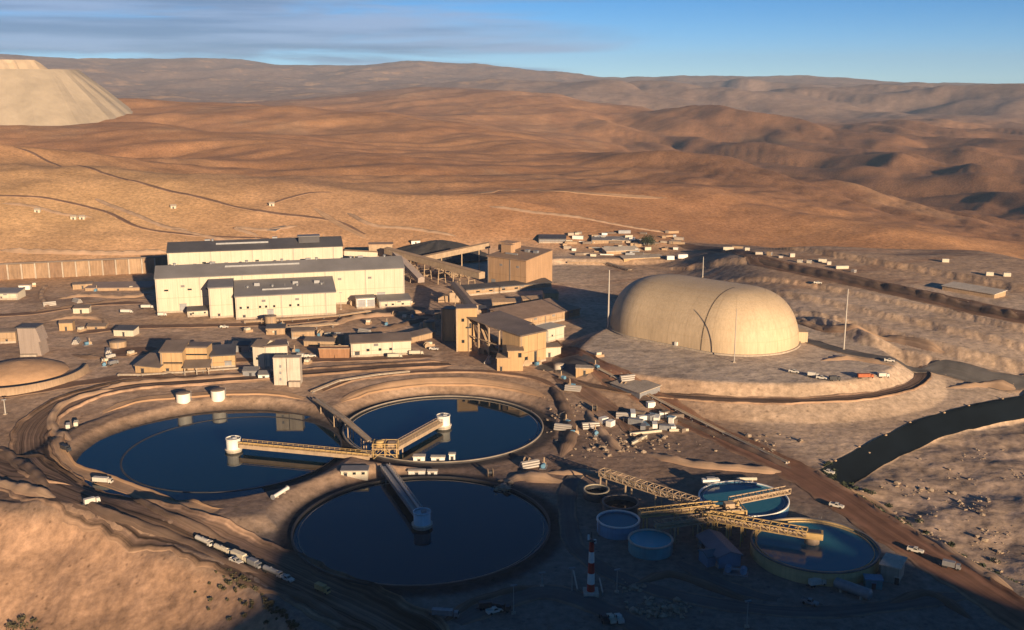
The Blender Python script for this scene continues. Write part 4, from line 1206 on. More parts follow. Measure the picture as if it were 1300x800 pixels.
# ---------------------------------------------------------------- silo and ringed stockpile at the edge of the picture
p = P(38, 452)
t = thing('ore_bin', 'tall greyish bin with slanted top above the ringed tan stockpile', 'bin', p, 0.02)
hb = ztop(p, 417) - p[2]
MB().hexa([(-4.6, 0, -1), (6, 0, -1), (6, 9, -1), (-4.6, 9, -1)], [(-5.0, 0, hb), (4.0, 0, hb), (4.0, 9, hb), (-5.0, 9, hb)]).hexa([(4.0, 0.1, hb - 7), (6.0, .1, hb - 7), (6.0, 9, hb - 7), (4.0, 9, hb - 7)], [(3.9, .1, hb), (4.6, .1, hb - 1.5), (4.6, 9, hb - 1.5), (3.9, 9, hb)]).build('wall', mat('mauve_grey_siding', (0.33, 0.26, 0.22), .6, var=.08, scale=.08, ribs=1.4, streak=.14), t)
MB().box((-.5, 4.5, hb), (9.6, 9.6, .5)).build('roof', ROOFD, t)
MB().box((.2, -1.1, -1), (8, 2.2, 2.2)).build('hopper', CONC, t)
pc = P(22, 476)
t = thing('ore_stockpile', 'flat tan stockpile inside its low ring wall below the greyish bin', 'stockpile', (pc[0], pc[1], pc[2]))
MB().lathe((0, 3, -1), [(22, 0), (20.5, 2.2), (14, 4.6), (6, 6.2), (.05, 6.9)], 56).build('heap', ORET, t)
pw = P(30, 498)
t = thing('ring_wall', 'pale curved retaining wall round the tan stockpile', 'wall', (pc[0] - 2, pc[1], pc[2]))
MB().lathe((0, 0, -1), [(34, -.5), (33, 4.0), (31.5, 4.0), (31.5, 2.0), (23, 1.2)], 72, a0=-2.6, a1=0.25).build('wall', ORETW, t)
for (px, py, w, d, h, lab, wm, rm) in ((9, 436, 9, 7, 6.0, 'small tan plant room beside the greyish bin, at the picture edge', TANW, ROOFB),
                                       (84, 420, 7, 5, 4.2, 'yellow cab-roofed shed just past the greyish bin', OCHRE, ROOFB)):
    boxhouse('plant_room', lab, 'building', px, py, (w, d), h, 0.15, wm, rm, 'gable')
boxhouse('open_shed', 'small shed with dark mono-pitch roof and pale front on the road to the bin', 'building', 157, 427, (11, 7), 3.2, -0.1, CREAM2, ROOFD, 'mono')

# ---------------------------------------------------------------- ochre buildings above the near bank
p0 = P(200, 476); p1 = P(232, 474)
def bfoot(x0, y0, x1, y1): return P(x0, y0), P(x1, y1)
a, b = bfoot(172, 473, 203, 476)
building('ochre_house', 'low ochre lean-to at the outer end of the ochre plant row', 'building', a, b, 12, 3.4, 'mono', 2.6, OCHRE, ROOFB, doors=((4, 1.6, 2.2),))
a, b = bfoot(205, 474, 233, 474)
building('ochre_house', 'tall ochre house with brown roof, first tall one of the ochre plant row', 'building', a, b, 11, ztop(a, 447) - a[2], 'mono', 2.4, OCHRE, ROOFB, windows=[(5.8, 4.6, 9, .7)], doors=((3, 1.4, 2.3),))
a, b = bfoot(234, 470, 264, 470)
building('ochre_house', 'tallest ochre house with flat top behind the brown canopy', 'building', a, b, 9, ztop(a, 441) - a[2], 'flat', 1, OCHRE, ROOFB, windows=[(6.0, 7.2, 11, .7)], doors=((3, 1.4, 2.3),))
a, b = bfoot(234, 477, 266, 476)
t = thing('canopy', 'brown open canopy on posts before the tallest ochre house', 'canopy', a, math.atan2(b[1] - a[1], b[0] - a[0]))
Lc = math.hypot(b[0] - a[0], b[1] - a[1])
MB().hexa([(-.5, 0, 3.4), (Lc + .5, 0, 3.4), (Lc + .5, 6.5, 5.6), (-.5, 6.5, 5.6)], [(-.5, 0, 3.65), (Lc + .5, 0, 3.65), (Lc + .5, 6.5, 5.85), (-.5, 6.5, 5.85)]).build('roof', ROOFB, t)
for x in (0.3, Lc * .5, Lc - .3):
    MB().box((x, .3, -.5), (.35, .35, 3.9)).build('post', CONC, t)
MB().box((Lc / 2, 5.9, -.5), (Lc - 1, .5, 4.0)).build('back_wall', TANW, t)
a, b = bfoot(268, 468, 299, 466)
building('ochre_house', 'ochre house with dark roof at the inner end of the ochre plant row', 'building', a, b, 12, ztop(a, 452) - a[2], 'mono', 1.8, OCHRE, ROOFD, doors=((8, 3.2, 3.2),))
# tan house with a dark portal
a, b = bfoot(322, 467, 336, 468)
building('tan_house', 'tan house with hipped brown roof behind the twin concrete tower', 'building', a, b, 12, ztop(a, 440) - a[2], 'gable', 2.0, CREAM2, ROOFB, windows=[(2.2, 4, 1.2, 1.2)])
a, b = bfoot(337, 468, 366, 466)
building('portal_house', 'pale portal building with a big dark opening behind the twin concrete tower', 'building', a, b, 10, ztop(a, 440) - a[2], 'flat', 1.0, CREAM2, ROOFB, doors=((6.3, 8.5, 6.6),))
for px, lab in ((415, 'open brown bin of the pair, the one farther from the long low store'), (434, 'open brown bin of the pair, the one nearer the long low store')):
    p = P(px, 455)
    t = thing('brown_bin', lab, 'bin', p, 0.03, 'pair of brown bins')
    hh = ztop(p, 443) - p[2]
    MB().hexa([(-3.4, 0, -.5), (3.4, 0, -.5), (3.4, 5, -.5), (-3.4, 5, -.5)], [(-3.9, -.3, hh), (3.9, -.3, hh), (3.9, 5.3, hh), (-3.9, 5.3, hh)]).build('body', mat('brown_bin_paint', (.33, .17, .09), .7, var=.15, streak=.2), t)
    MB().box((0, -.25, hh), (8.1, .4, .35)).box((0, 5.3, hh), (8.1, .4, .35)).build('rim', STEELT, t)
    MB().box((0, 2.5, hh - .6), (7, 5, .3)).build('contents', OREM, t)
a, b = bfoot(446, 454, 522, 450)
Ls = math.hypot(b[0] - a[0], b[1] - a[1])
building('long_store', 'long low store with pale front and brown roof beside the pair of brown bins', 'building', a, b, 9, ztop(a, 436) - a[2], 'mono', 1.6, CREAM2, ROOFB, windows=[(Ls * f, 2.6, 1.5, 1.3) for f in (.28, .48, .66)], doors=((3, 2.4, 2.8),))
a, b = bfoot(518, 437, 553, 428)
building('brown_shed', 'brown-roofed low shed climbing toward the twin ochre towers', 'building', a, b, 6, 3.0, 'mono', .8, TANW, ROOFB)

# ---------------------------------------------------------------- crusher house, towers, belts
a, b = bfoot(619, 361, 668, 368)
a = V3(a); b = V3(b); b.z = a.z
hc = ztop(a, 325) - a.z
cr_ = building('crusher_house', 'big plain brown crusher house with lean-to top, behind the belt towers', 'building', a, b, 30, hc, 'mono', 3.0, BROWN, mat('dusty_brown_roof', (.27, .18, .12), .7, var=.1, ribs=.8), doors=((5, 3.4, 4.2),))
MB().box((8, 12.5, hc + 1.0), (8, 5, 6)).build('head_house', BROWN, cr_)
MB().box((2, 22, hc + 1.5), (12, 10, 5.5)).build('head_house', BROWN, cr_)
# twin ochre towers
for (px, py, top, w, d, lab) in ((569, 433, 393, 7.0, 6.5, 'slimmer ochre belt tower of the pair'), (593, 446, 392, 10.5, 9, 'broader ochre belt tower with a dark wall bracket')):
    p = P(px, py)
    hh = ztop(p, top) - p[2]
    t = thing('belt_tower', lab, 'tower', p, -0.35 if w < 8 else 0.12)
    MB().hexa([(-w / 2 + .8, 0, -1), (w / 2 - .8, 0, -1), (w / 2 - .8, d, -1), (-w / 2 + .8, d, -1)], [(-w / 2 + .4, 0, hh * .45), (w / 2, 0, hh * .45), (w / 2, d, hh * .45), (-w / 2 + .4, d, hh * .45)]).build('lower_wall', OCHRE, t)
    MB().box((0.1, d / 2, hh * .45), (w - .3, d, hh * .55)).build('upper_wall', OCHRE, t)
    MB().box((.1, d / 2, hh), (w + .2, d + .5, .4)).build('roof', ROOFB, t)
    MB().box((-w / 2 + .2, -.3, -1), (.8, .8, hh + 1)).build('corner_post', STEELT, t)
    if w > 8:
        MB().box((1.8, -.5, hh * .55), (.8, 1.0, 2.4)).box((.9, -.5, hh * .55), (2.4, 1.0, .7)).build('wall_bracket', DARKS, t)
        for z in (.2, .7):
            MB().box((-2, -.06, hh * z), (1.4, .12, 1.6)).build('window', GLASS, t)
a = Vector(P(571, 428)) + Vector((2, 4, 7)); b = Vector(P(589, 440)) + Vector((-2, 4, 7))
truss_bridge('walkway', 'thin walkway joining the two ochre belt towers', a, b, 1.4, 1.2, STEELT, cat='walkway', pipes=0)
# plant house right of the towers
a, b = bfoot(660, 466, 693, 458)
hp = ztop(a, 427) - a[2]
building('plant_house', 'cream plant house right below the crusher house, beside the mauve canopy', 'building', a, b, 13, hp, 'mono', .6, OCHRE, ROOFB, doors=((10, 1.6, 6),), windows=[(4, 2, 2, 2.2)])
rzc = math.atan2(b[1] - a[1], b[0] - a[0]); Lp = math.hypot(b[0] - a[0], b[1] - a[1])
t = thing('canopy', 'wide mauve-brown canopy on posts behind the cream plant house', 'canopy', a, rzc)
MB().hexa([(-1, 13.6, hp + .3), (Lp + 4, 13.6, hp + .3), (Lp + 4, 40, hp + 2.2), (-1, 40, hp + 2.2)], [(-1, 13.6, hp + .8), (Lp + 4, 13.6, hp + .8), (Lp + 4, 40, hp + 2.7), (-1, 40, hp + 2.7)]).build('roof', ROOFB, t)
for y in (15, 23, 31, 39):
    for x in (-.3, Lp + 3):
        MB().box((x, y, -1), (.7, .7, hp + 1.4 + (y - 13) * .07)).build('post', STEELT, t)
MB().beam((-.3, 15, hp * .5), (-.3, 39, hp * .55), .4, .5).build('rail', STEELT, t)
MB().box((Lp * .5, 34, -1), (Lp * .8, 9, 6)).build('inner_block', TANW, t)
MB().tube((2, 16, 3), (2, 38, 3), .8, n=10).build('pipe', ORETW, t); MB().tube((4.5, 16, 4.4), (4.5, 38, 4.4), .6, n=10).build('pipe', STEELG, t)
a, b = bfoot(631, 471, 647, 471)
building('plant_house', 'small ochre cube in front of the mauve-roofed plant house', 'building', a, b, 8, ztop(a, 455) - a[2], 'flat', 1.0, OCHRE, TANW, doors=((2, 1, 2.2),))
a, b = bfoot(645, 471, 664, 471)
building('plant_house', 'taller ochre block beside the small ochre cube', 'building', a, b, 10, ztop(a, 446) - a[2], 'flat', 1.0, OCHRE, TANW, windows=[(5.6, 6.5, 1.6, 2.2)])
a, b = bfoot(690, 454, 712, 450)
building('plant_house', 'low cream lean-to at the corridor end of the mauve-roofed plant house', 'building', a, b, 8, 4.8, 'flat', 1.0, CREAM2, TANW, doors=((3, 1.2, 2.2),))
a, b = bfoot(694, 436, 716, 431)
building('plant_house', 'narrow cream house with lemon roof edge beside the dome shadow', 'building', a, b, 10, 7.2, 'flat', 1.0, CREAM2, CREAM, windows=[(4, 3, 1, 1)])
a, b = bfoot(660, 418, 736, 403)
building('flat_plant', 'flat dusty slab-roofed plant between crusher house and mauve roof', 'building', a, b, 26, 5.2, 'mono', 1.5, TANW, mat('dusty_slab_roof', (.34, .23, .16), .8, var=.18, bump=.3), doors=((6, 2, 3),))
a, b = bfoot(592, 376, 700, 366)
building('flat_plant', 'dark-roofed tan terrace building at the foot of the crusher house', 'building', a, b, 10, 4.0, 'mono', .8, TANW, ROOFD, windows=[(8 + 9 * k, 1.6, 2.4, 1.0) for k in range(4)])

def at_row(px, py, row):
    """point over the ground at px, py that shows at that row"""
    p = P(px, py)
    return Vector((p[0], p[1], ztop(p, row)))
# belt galleries
TT = P(484, 341)
t = thing('transfer_house', 'tan transfer house where the belts cross behind the longest hall', 'building', TT, 0.1)
hh = ztop(TT, 311) - TT[2]
MB().box((0, 5, -1), (17, 10, hh + 1)).build('wall', STEELT, t); MB().box((0, 5, hh), (18, 11, .5)).build('roof', mat('dusty_tan_roof', (.38, .25, .16), .8, var=.12), t)
MB().box((-3, -.07, 1), (2.4, .14, 3)).build('door', DARKS, t)
gallery('belt_gallery', 'pale short belt gallery from the tallest hall to the transfer house', at_row(438, 343, 321), at_row(480, 342, 323), 4.5, 3.5, CREAM2, ORETW, (.3, .5, .75))
gallery('belt_gallery', 'tan belt gallery sloping from the transfer house toward the crusher foot', at_row(492, 345, 318), at_row(612, 372, 350), 5.0, 4.0, STEELT, ORETW, (.15, .3, .45, .6, .75, .9))
gallery('belt_gallery', 'tan belt gallery rising from the crossing to the crusher house top', at_row(527, 350, 331), at_row(622, 350, 311), 5.0, 3.6, STEELT, ORETW, (.12, .35, .62, .85, .98))
gallery('belt_gallery', 'grey belt gallery dropping steeply from the transfer house past the longest hall', at_row(500, 346, 319), at_row(535, 363, 356), 4.6, 3.2, mat('mauve_belt_cover', (.34, .27, .23), .6, var=.1), mat('mauve_belt_roof', (.40, .32, .28), .6, var=.1), (.25, .5, .75))
gallery('belt_gallery', 'short tan belt gallery from the terrace into the broader ochre tower', at_row(577, 383, 362), at_row(602, 430, 392), 4.6, 3.2, STEELT, ORETW, (.3, .6))
gallery('belt_gallery', 'tan belt gallery leaning down from the broader ochre tower to the yard', at_row(607, 445, 411), at_row(626, 452, 447), 4.4, 3.0, STEELT, TANW, (.4,))
p = P(577, 384); t = thing('drive_station', 'small tan drive station with stub mast at the head of the short belt gallery', 'station', p, 0.1)
MB().box((0, 3, -1), (6, 6, 7)).build('wall', STEELT, t); MB().box((0, 3, 6), (2.2, 2.2, 6)).build('mast', STEELT, t); MB().box((-7, 3, -1), (6, 5, 5)).build('side_house', TANW, t)
# frame under the belt crossing
p = P(563, 352)
t = thing('steel_frame', 'open steel frame with braces under the crossing belts', 'frame', p, -0.25)
f = MB()
for x in range(-18, 19, 6):
    f.beam((x, 0, -1), (x, 0, 5), .5, .5); f.beam((x, 4, -1), (x, 4, 5), .5, .5); f.beam((x, 0, 5), (x, 4, 5), .4, .4)
    if x < 18: f.beam((x, 0, 0), (x + 6, 0, 5), .3, .3); f.beam((x + 6, 0, 0), (x, 0, 5), .3, .3)
for y in (0, 4):
    for z in (2.5, 5): f.beam((-18, y, z), (18, y, z), .4, .4)
f.build('frame', STEELT, t)
MB().tube((-16, 2, 1.5), (16, 2, 1.5), 1.0, n=12).build('pipe', ORETW, t)
# dark ore heap behind the belts
p = P(556, 322)
t = thing('ore_heap', 'dark ore heap behind the crossing belts', 'stockpile', p)
def heap(rx, ry, h, seed, n=64, m=14, pw=1.15):
    rs = np.random.RandomState(seed)
    ph = rs.rand(6) * 6.28
    b = MB(); vs = []; fs = []
    for j in range(m + 1):
        q = j / m
        for i in range(n):
            a = 2 * math.pi * i / n
            w = 1 + .06 * math.sin(3 * a + ph[0]) + .05 * math.sin(7 * a + ph[1]) + .03 * math.sin(13 * a + ph[2] + 3 * q)
            vs.append((rx * q * w * math.cos(a), ry * q * w * math.sin(a), h * (1 - q ** pw) + .03 * h * math.sin(9 * a + ph[3]) * q * (1 - q) * 4 - .6))
    for j in range(m):
        for i in range(n):
            fs.append((j * n + i, (j + 1) * n + i, (j + 1) * n + (i + 1) % n, j * n + (i + 1) % n))
    return b.add(vs, fs, True)
heap(42, 40, 11, 3, pw=1.4).build('heap', OREM, t)
p = P(540, 322)
boxhouse('white_shed', 'little whitish shed on the dark ore heap', 'building', 528, 311, (7, 4), 3, 0.2, WHITE, ORETW)

# ---------------------------------------------------------------- the stockpile dome
def dome():
    """a barrel vault with rounded ends, its axis running toward the camera's right"""
    rz = RAD(-42)
    b, hs, h = 32.0, 19.5, 28.3
    ax = Vector((math.cos(rz), math.sin(rz), 0))
    c1 = Vector((113.5, 507.0, 10.0))
    c = c1 - ax * hs
    t = thing('stockpile_dome', 'great cream stockpile dome on its raised yard', 'dome', c, rz)
    nc, nb, nv = 40, 10, 30
    plan = []                                   # (foot x, foot y, centre x)
    for i in range(nc): plan.append((-math.pi / 2 + math.pi * i / nc, hs))
    for i in range(nb): plan.append((math.pi / 2, hs - 2 * hs * i / nb))
    for i in range(nc): plan.append((math.pi / 2 + math.pi * i / nc, -hs))
    for i in range(nb): plan.append((-math.pi / 2, -hs + 2 * hs * i / nb))
    def pt(a, cx, v, g=0.0):
        ph = v * math.pi / 2
        r = (b + g) * math.cos(ph) ** 0.70; z = (h + g) * math.sin(ph) ** 0.92
        return (cx + r * math.cos(a), r * math.sin(a), z - .6)
    n = len(plan)
    vs = [pt(a, cx, j / nv) for j in range(nv + 1) for (a, cx) in plan]
    fs = [(j * n + i, j * n + (i + 1) % n, (j + 1) * n + (i + 1) % n, (j + 1) * n + i) for j in range(nv) for i in range(n)]
    MB().add(vs, fs, True).build('shell', DOMEM, t)
    def seam(a, cx, w, mm, v1=.985):
        vv = []
        for j in range(37):
            p0 = Vector(pt(a, cx, v1 * j / 36, .05)); q = Vector((-math.sin(a), math.cos(a), 0)) * w / 2
            vv += [p0 - q, p0 + q]
        MB().add(vv, [(2 * j, 2 * j + 1, 2 * j + 3, 2 * j + 2) for j in range(36)]).build('seam', mm, t)
    for i in range(9):
        seam(-math.pi / 2 + math.pi * (i + .5) / 9, hs, .09, DOMES, .80); seam(math.pi / 2 + math.pi * (i + .5) / 9, -hs, .09, DOMES, .80)
    for k in range(5):
        for a in (-math.pi / 2, math.pi / 2):
            if k == 4 and a < 0: continue
            seam(a, -hs + 2 * hs * k / 4, .09, DOMES)
    seam(-math.pi / 2, hs, .6, DOMEA)
    for v in (.14, .27, .40, .53, .66, .79):    # lengthwise laps of the sheeting
        vv = []
        for (a, cx) in plan:
            vv += [pt(a, cx, v, .08), pt(a, cx, v + .004, .08)]
        MB().add(vv, [(2 * i, 2 * ((i + 1) % n), 2 * ((i + 1) % n) + 1, 2 * i + 1) for i in range(n)]).build('lap', DOMES, t)
    vv = []
    for (a, cx) in plan:
        p0, p1 = pt(a, cx, 0, .9), pt(a, cx, 0, -.2)
        vv += [(p0[0], p0[1], -2), (p0[0], p0[1], .8), (p1[0], p1[1], .8)]
    MB().add(vv, [(3 * i + j, 3 * ((i + 1) % n) + j, 3 * ((i + 1) % n) + j + 1, 3 * i + j + 1) for i in range(n) for j in range(2)]).build('ring_beam', CONC, t)
    e = RAD(38)
    px_, py_ = hs + (b + 1) * math.cos(e), (b + 1) * math.sin(e)
    MB().box((px_, py_, -1), (6, 8, 6.5), e).build('portal', DOMEM, t)
    MB().box((px_ + 3.1 * math.cos(e), py_ + 3.1 * math.sin(e), -1), (.2, 5, 5), e).build('door', STEELG, t)
    MB().box((hs - 14, -b - .3, .2), (1.4, .8, 2.4)).build('hatch', WHITE, t)
dome()
# dark water crescent standing in for the bank shade beside the first thickener
def shade_crescent():
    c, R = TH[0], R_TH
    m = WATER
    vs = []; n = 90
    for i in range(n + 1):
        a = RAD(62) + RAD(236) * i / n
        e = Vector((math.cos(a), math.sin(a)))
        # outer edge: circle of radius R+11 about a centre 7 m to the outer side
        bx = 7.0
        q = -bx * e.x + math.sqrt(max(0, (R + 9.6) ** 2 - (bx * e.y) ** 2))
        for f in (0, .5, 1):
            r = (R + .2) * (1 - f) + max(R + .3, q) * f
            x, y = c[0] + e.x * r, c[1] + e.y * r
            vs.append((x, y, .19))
    o = MB().add(vs, [(3 * i + j, 3 * i + j + 1, 3 * i + j + 4, 3 * i + j + 3) for i in range(n) for j in range(2)]).build('shade_pool', m)
    o['kind'] = 'structure'
shade_crescent()

# ---------------------------------------------------------------- clutter of the plant yards
rc = np.random.RandomState(77)
def pipe_rack(label, pts, n=3, z=2.0, mm=STEELT):
    """a run of parallel pipes on sleepers along photograph pixels"""
    w = [V3(P(*p)) for p in pts]
    t = thing('pipe_rack', label, 'pipe rack', w[0])
    for k in range(n):
        b = MB()
        for a, q in zip(w[:-1], w[1:]):
            s = (q - a).cross(UP).normalized() * (k - (n - 1) / 2) * 1.1
            b.tube(a - w[0] + s + UP * z, q - w[0] + s + UP * z, .38, n=8)
        b.build('pipe', [mm, CONC, ORETW][k % 3], t)
    for a, q in zip(w[:-1], w[1:]):
        L_ = (q - a).length
        for g in np.arange(.5, L_, 9.0):
            e = a.lerp(q, g / L_) - w[0]
            s = (q - a).cross(UP).normalized()
            zz = H(a.x + (q.x - a.x) * g / L_, a.y + (q.y - a.y) * g / L_) - w[0].z
            MB().beam(Vector((e.x, e.y, zz - .3)), Vector((e.x, e.y, e.z + z - .4)), .35, .35).beam(e - s * n * .6 + UP * (z - .45), e + s * n * .6 + UP * (z - .45), .25, .25).build('trestle', STEELG, t)
pipe_rack('pipe rack running in front of the grey-roofed annex', [(310, 412), (370, 409), (430, 404), (470, 398)], 3, 1.6)
pipe_rack('pipe rack between the tan house and the tower shadow', [(338, 425), (380, 420), (430, 416)], 4, 2.4)
pipe_rack('pipe rack along the lip of the bank above the farthest thickener', [(396, 500), (430, 486), (480, 478), (520, 474)], 2, 1.0)
pipe_rack('pipe rack from the ochre row toward the bin road', [(150, 478), (180, 478), (300, 470), (330, 470)], 2, .9)
pipe_rack('pipe rack beside the corridor road under the dome yard', [(760, 470), (840, 512), (920, 552), (1000, 590)], 2, .9)
pipe_rack('pipe rack from the laydown yard toward the crusher house', [(720, 335), (770, 336), (800, 345)], 3, 1.4)
GC = None
def shed_at(px, py, w, d, h, rz, wm, rm, lab, roof='mono'):
    return boxhouse('plant_shed', lab, 'shed', px, py, (w, d), h, rz, wm, rm, roof, door=True)
shed_at(385, 430, 12, 8, 4, .2, TANW, ROOFB, 'tan shed with peaked brown roof behind the portal building', 'gable')
shed_at(405, 440, 16, 5, 2.6, -.1, TANW, ROOFB, 'low brown-roofed lean-to behind the pair of brown bins')
shed_at(350, 425, 10, 6, 3.4, .1, TANW, ROOFD, 'dark-roofed shed between the annex and the tan house')
shed_at(305, 447, 9, 5, 3.2, .0, STEELG, ROOFD, 'grey shed squeezed between the ochre row and the tan house')
shed_at(318, 478, 7, 4, 2.4, .05, STEELG, ROOFG, 'small grey hut at the foot of the twin concrete tower')
shed_at(335, 482, 5, 3, 2.2, .05, WHITE, ROOFG, 'tiny white hut touching the twin concrete tower')
shed_at(103, 398, 9, 5, 3.0, .1, CREAM2, ROOFB, 'pale hut alone on the slope road below the brown shed')
shed_at(236, 396, 9, 4, 2.6, .05, WHITE, CONCP, 'white cabin beside the parked trailers')
shed_at(122, 418, 10, 3, 1.4, .05, TANW, ROOFB, 'low brown kerb shed above the road to the bin')
shed_at(610, 402, 8, 6, 4.0, .2, TANW, ROOFD, 'dark-topped shed between the belt tower and the terrace')
shed_at(560, 405, 7, 5, 3.0, .1, TANW, ROOFB, 'small brown shed in the shadow behind the slimmer tower')
shed_at(640, 393, 14, 6, 4.2, .1, TANW, ORETW, 'tan shed on the terrace below the crusher house')
shed_at(676, 388, 12, 6, 3.6, .15, OCHRE, ORETW, 'yellowish shed heaped against the crusher terrace')
shed_at(700, 382, 9, 6, 4.6, .15, OCHRE, ORETW, 'yellowish block at the corner of the crusher terrace')
for k, (px, py, lab) in enumerate(((470, 440, 'dark upright tank behind the long low store, first of three'), (483, 438, 'dark upright tank behind the long low store, middle of three'), (496, 436, 'dark upright tank behind the long low store, last of three'))):
    tank('process_tank', lab, P(px, py), 3.0, 5.2, [STEELG, TANW, STEELG][k], roof=ROOFD, group='three tanks behind the long low store')
for k, (px, py, r, h, lab) in enumerate(((150, 440, 4.2, 3.0, 'squat brown tank on the open ground near the bin road'), (344, 412, 3.2, 5, 'tan upright tank in front of the annex'), (430, 436, 3, 4.6, 'tan upright tank behind the open brown bins'), (545, 418, 3.4, 4.4, 'tan upright tank below the white truck road'))):
    tank('process_tank', lab, P(px, py), r, h, TANW, roof=ROOFB, ladder=-1.2)

# small plant items scattered through the yards
def skid(l, w, h, mm, pm, kind):
    t = thing(kind, 'x', kind.replace('_', ' '))
    if kind == 'pump_skid':
        MB().box((0, 0, -.3), (l, w, .5)).build('base', STEELG, t)
        MB().tube((-l * .3, 0, .9), (l * .1, 0, .9), h * .35, n=12).build('motor', mm, t)
        MB().tube((l * .25, -w * .3, .8), (l * .25, w * .3, .8), h * .4, n=12).build('pump', pm, t)
        MB().tube((l * .25, 0, .8), (l * .25, 0, h + 1.2), .25, n=8).build('riser', pm, t)
    elif kind == 'crate_stack':
        MB().box((0, 0, -.2), (l, w, h * .5 + .2)).build('crate', mm, t)
        MB().box((-l * .12, 0, h * .5), (l * .6, w * .9, h * .5), .1).build('crate', pm, t)
    elif kind == 'pipe_stack':
        for r_ in range(3):
            for k in range(4 - r_):
                y = (k - (3 - r_) / 2) * .9
                MB().tube((-l * .8, y, .45 + r_ * .8), (l * .8, y, .45 + r_ * .8), .43, n=9).build('pipe', mm, t)
    elif kind == 'cable_drum':
        MB().tube((0, -w * .35, h * .6), (0, w * .35, h * .6), h * .35, n=14).build('cable', DARKS, t)
        for y in (-w * .42, w * .34):
            MB().tube((0, y, h * .6), (0, y + .15, h * .6), h * .7, n=18).build('flange', pm, t)
    return t
SK = {}
zones = (((312, 442, 408, 466), 16, 'below the annex', 'the ochre row'), ((446, 552, 384, 446), 14, 'in the tower shadow', 'the brown bins'), ((604, 716, 384, 470), 14, 'round the plant houses', 'the twin towers'),
         ((84, 168, 394, 470), 7, 'before the ochre row', 'the greyish bin'), ((706, 800, 452, 560), 14, 'beside the corridor road', 'the drum tank'), ((20, 200, 358, 400), 7, 'below the long wall', 'the picture edge'), ((560, 700, 586, 606), 4, 'between the thickeners', 'the feed tower'))
for (x0, x1, y0, y1), n, where, frm in zones:
    its = sorted([(x0 + rc.rand() * (x1 - x0), y0 + rc.rand() * (y1 - y0), ['pump_skid', 'crate_stack', 'pipe_stack', 'cable_drum'][rc.randint(4)], rc.rand() * 3) for k in range(n)])
    cn = {}
    for (px, py, kd, rz) in its:
        c = cn[kd] = cn.get(kd, -1) + 1
        lab = ['first', 'second', 'third', 'fourth', 'fifth', 'sixth', 'seventh', 'eighth', 'ninth', 'tenth'][c] + ' ' + {'pump_skid': 'steel pump skid', 'crate_stack': 'tan crate stack', 'pipe_stack': 'grey pipe stack', 'cable_drum': 'cable drum'}[kd] + ' ' + where + ', counted from ' + frm
        p = P(px, py)
        if kd not in SK:
            o = SK[kd] = skid(4.5, 2.4, 2.4, {'pump_skid': BLUEP, 'crate_stack': TANW, 'pipe_stack': POLE, 'cable_drum': TANW}[kd], {'pump_skid': STEELT, 'crate_stack': CREAM2, 'pipe_stack': STEELG, 'cable_drum': STEELT}[kd], kd)
            o.location = V3(p); o.rotation_euler = (0, 0, rz); o['label'] = lab
        else:
            copy_tree(SK[kd], p, rz, lab)
# ---------------------------------------------------------------- the lower yard: small thickeners, tanks, pipe bridges
def yard_tank(px, py, rpx, h, lab, m, lm, level=.8, name='process_tank', rim=WHITE, ladder=None):
    """px, py: centre of the rim in the photograph"""
    p = G(px, py, h + H(*G(px, py, h)[:2]))
    g = H(p[0], p[1])
    return tank(name, lab, (p[0], p[1], g), rpx * m_at(p), h, m, lm, level, rim=rim, ladder=ladder)
DULLRIM = mat('dull_tank_rim', (0.40, 0.34, 0.24), 0.6, var=.15)
YELW = mat('sunlit_ochre_tank_wall', (0.52, 0.36, 0.17), 0.6, var=0.12, scale=0.2, streak=0.15)
YELR = mat('dusty_dark_rim', (0.16, 0.14, 0.13), 0.6, var=.2)
yard_tank(757, 621, 16, 3.2, 'smallest dark open tank, nearest the sunlit sand bank', DARKS, WATER, .45, rim=DULLRIM)
yard_tank(788, 637, 23, 3.2, 'dark open tank between the smallest one and the blue tank', DARKS, WATER, .45, rim=YELR)
yard_tank(785, 659, 27, 4.2, 'blue-grey open tank with a white rim at the end of the yellow bridges', BLUEP, WATERB, .86, ladder=3.6)
yard_tank(826, 684, 28, 4.0, 'teal open tank with a pale rim, nearest the striped mast', TEAL, WATERT, .9, rim=CONCP, ladder=-.6)
def small_thickener(px, py, rpx, h, lab, wm, lm, rim):
    p = G(px, py, h); r = rpx * m_at(p)
    t = tank('small_thickener', lab, (p[0], p[1], H(p[0], p[1])), r, h, wm, lm, .82, rim=rim, cat='thickener', ladder=1.2)
    MB().lathe((0, 0, 0), [(r - 1.6, h * .5), (r - 1.6, h - .35), (r - 1.4, h - .35), (r - 1.4, h * .5)], 56).build('launder', wm, t)
    return p, r
PA, RA = small_thickener(944, 632, 56, 3.0, 'smaller white-rimmed round thickener behind the ochre-walled one', BLUEP, WATERB, WHITE)
PB, RB = small_thickener(1034, 690, 79, 4.2, 'round ochre-walled thickener catching sun on its near wall', YELW, WATERB, YELR)
def el(px, py, z): return Vector(G(px, py, z))
JP = el(915, 648, 7.0)
truss_bridge('pipe_bridge', 'brown lattice pipe bridge from the sand bank to the bridge crossing', el(764, 603, 6.0), el(884, 642, 6.5), 3.2, 2.2, STEELT, (.02, .3, .62, .95), pipes=3)
truss_bridge('pipe_bridge', 'upper yellow pipe bridge from the crossing toward the blue-grey tank', el(905, 645, 7.0), el(812, 655, 7.0), 2.8, 1.8, STEELY, (.1, .5, .92), pipes=3)
truss_bridge('pipe_bridge', 'lower yellow pipe bridge from the crossing toward the teal tank', el(905, 660, 5.4), el(832, 670, 5.4), 2.8, 1.8, STEELT, (.3, .7), pipes=3)
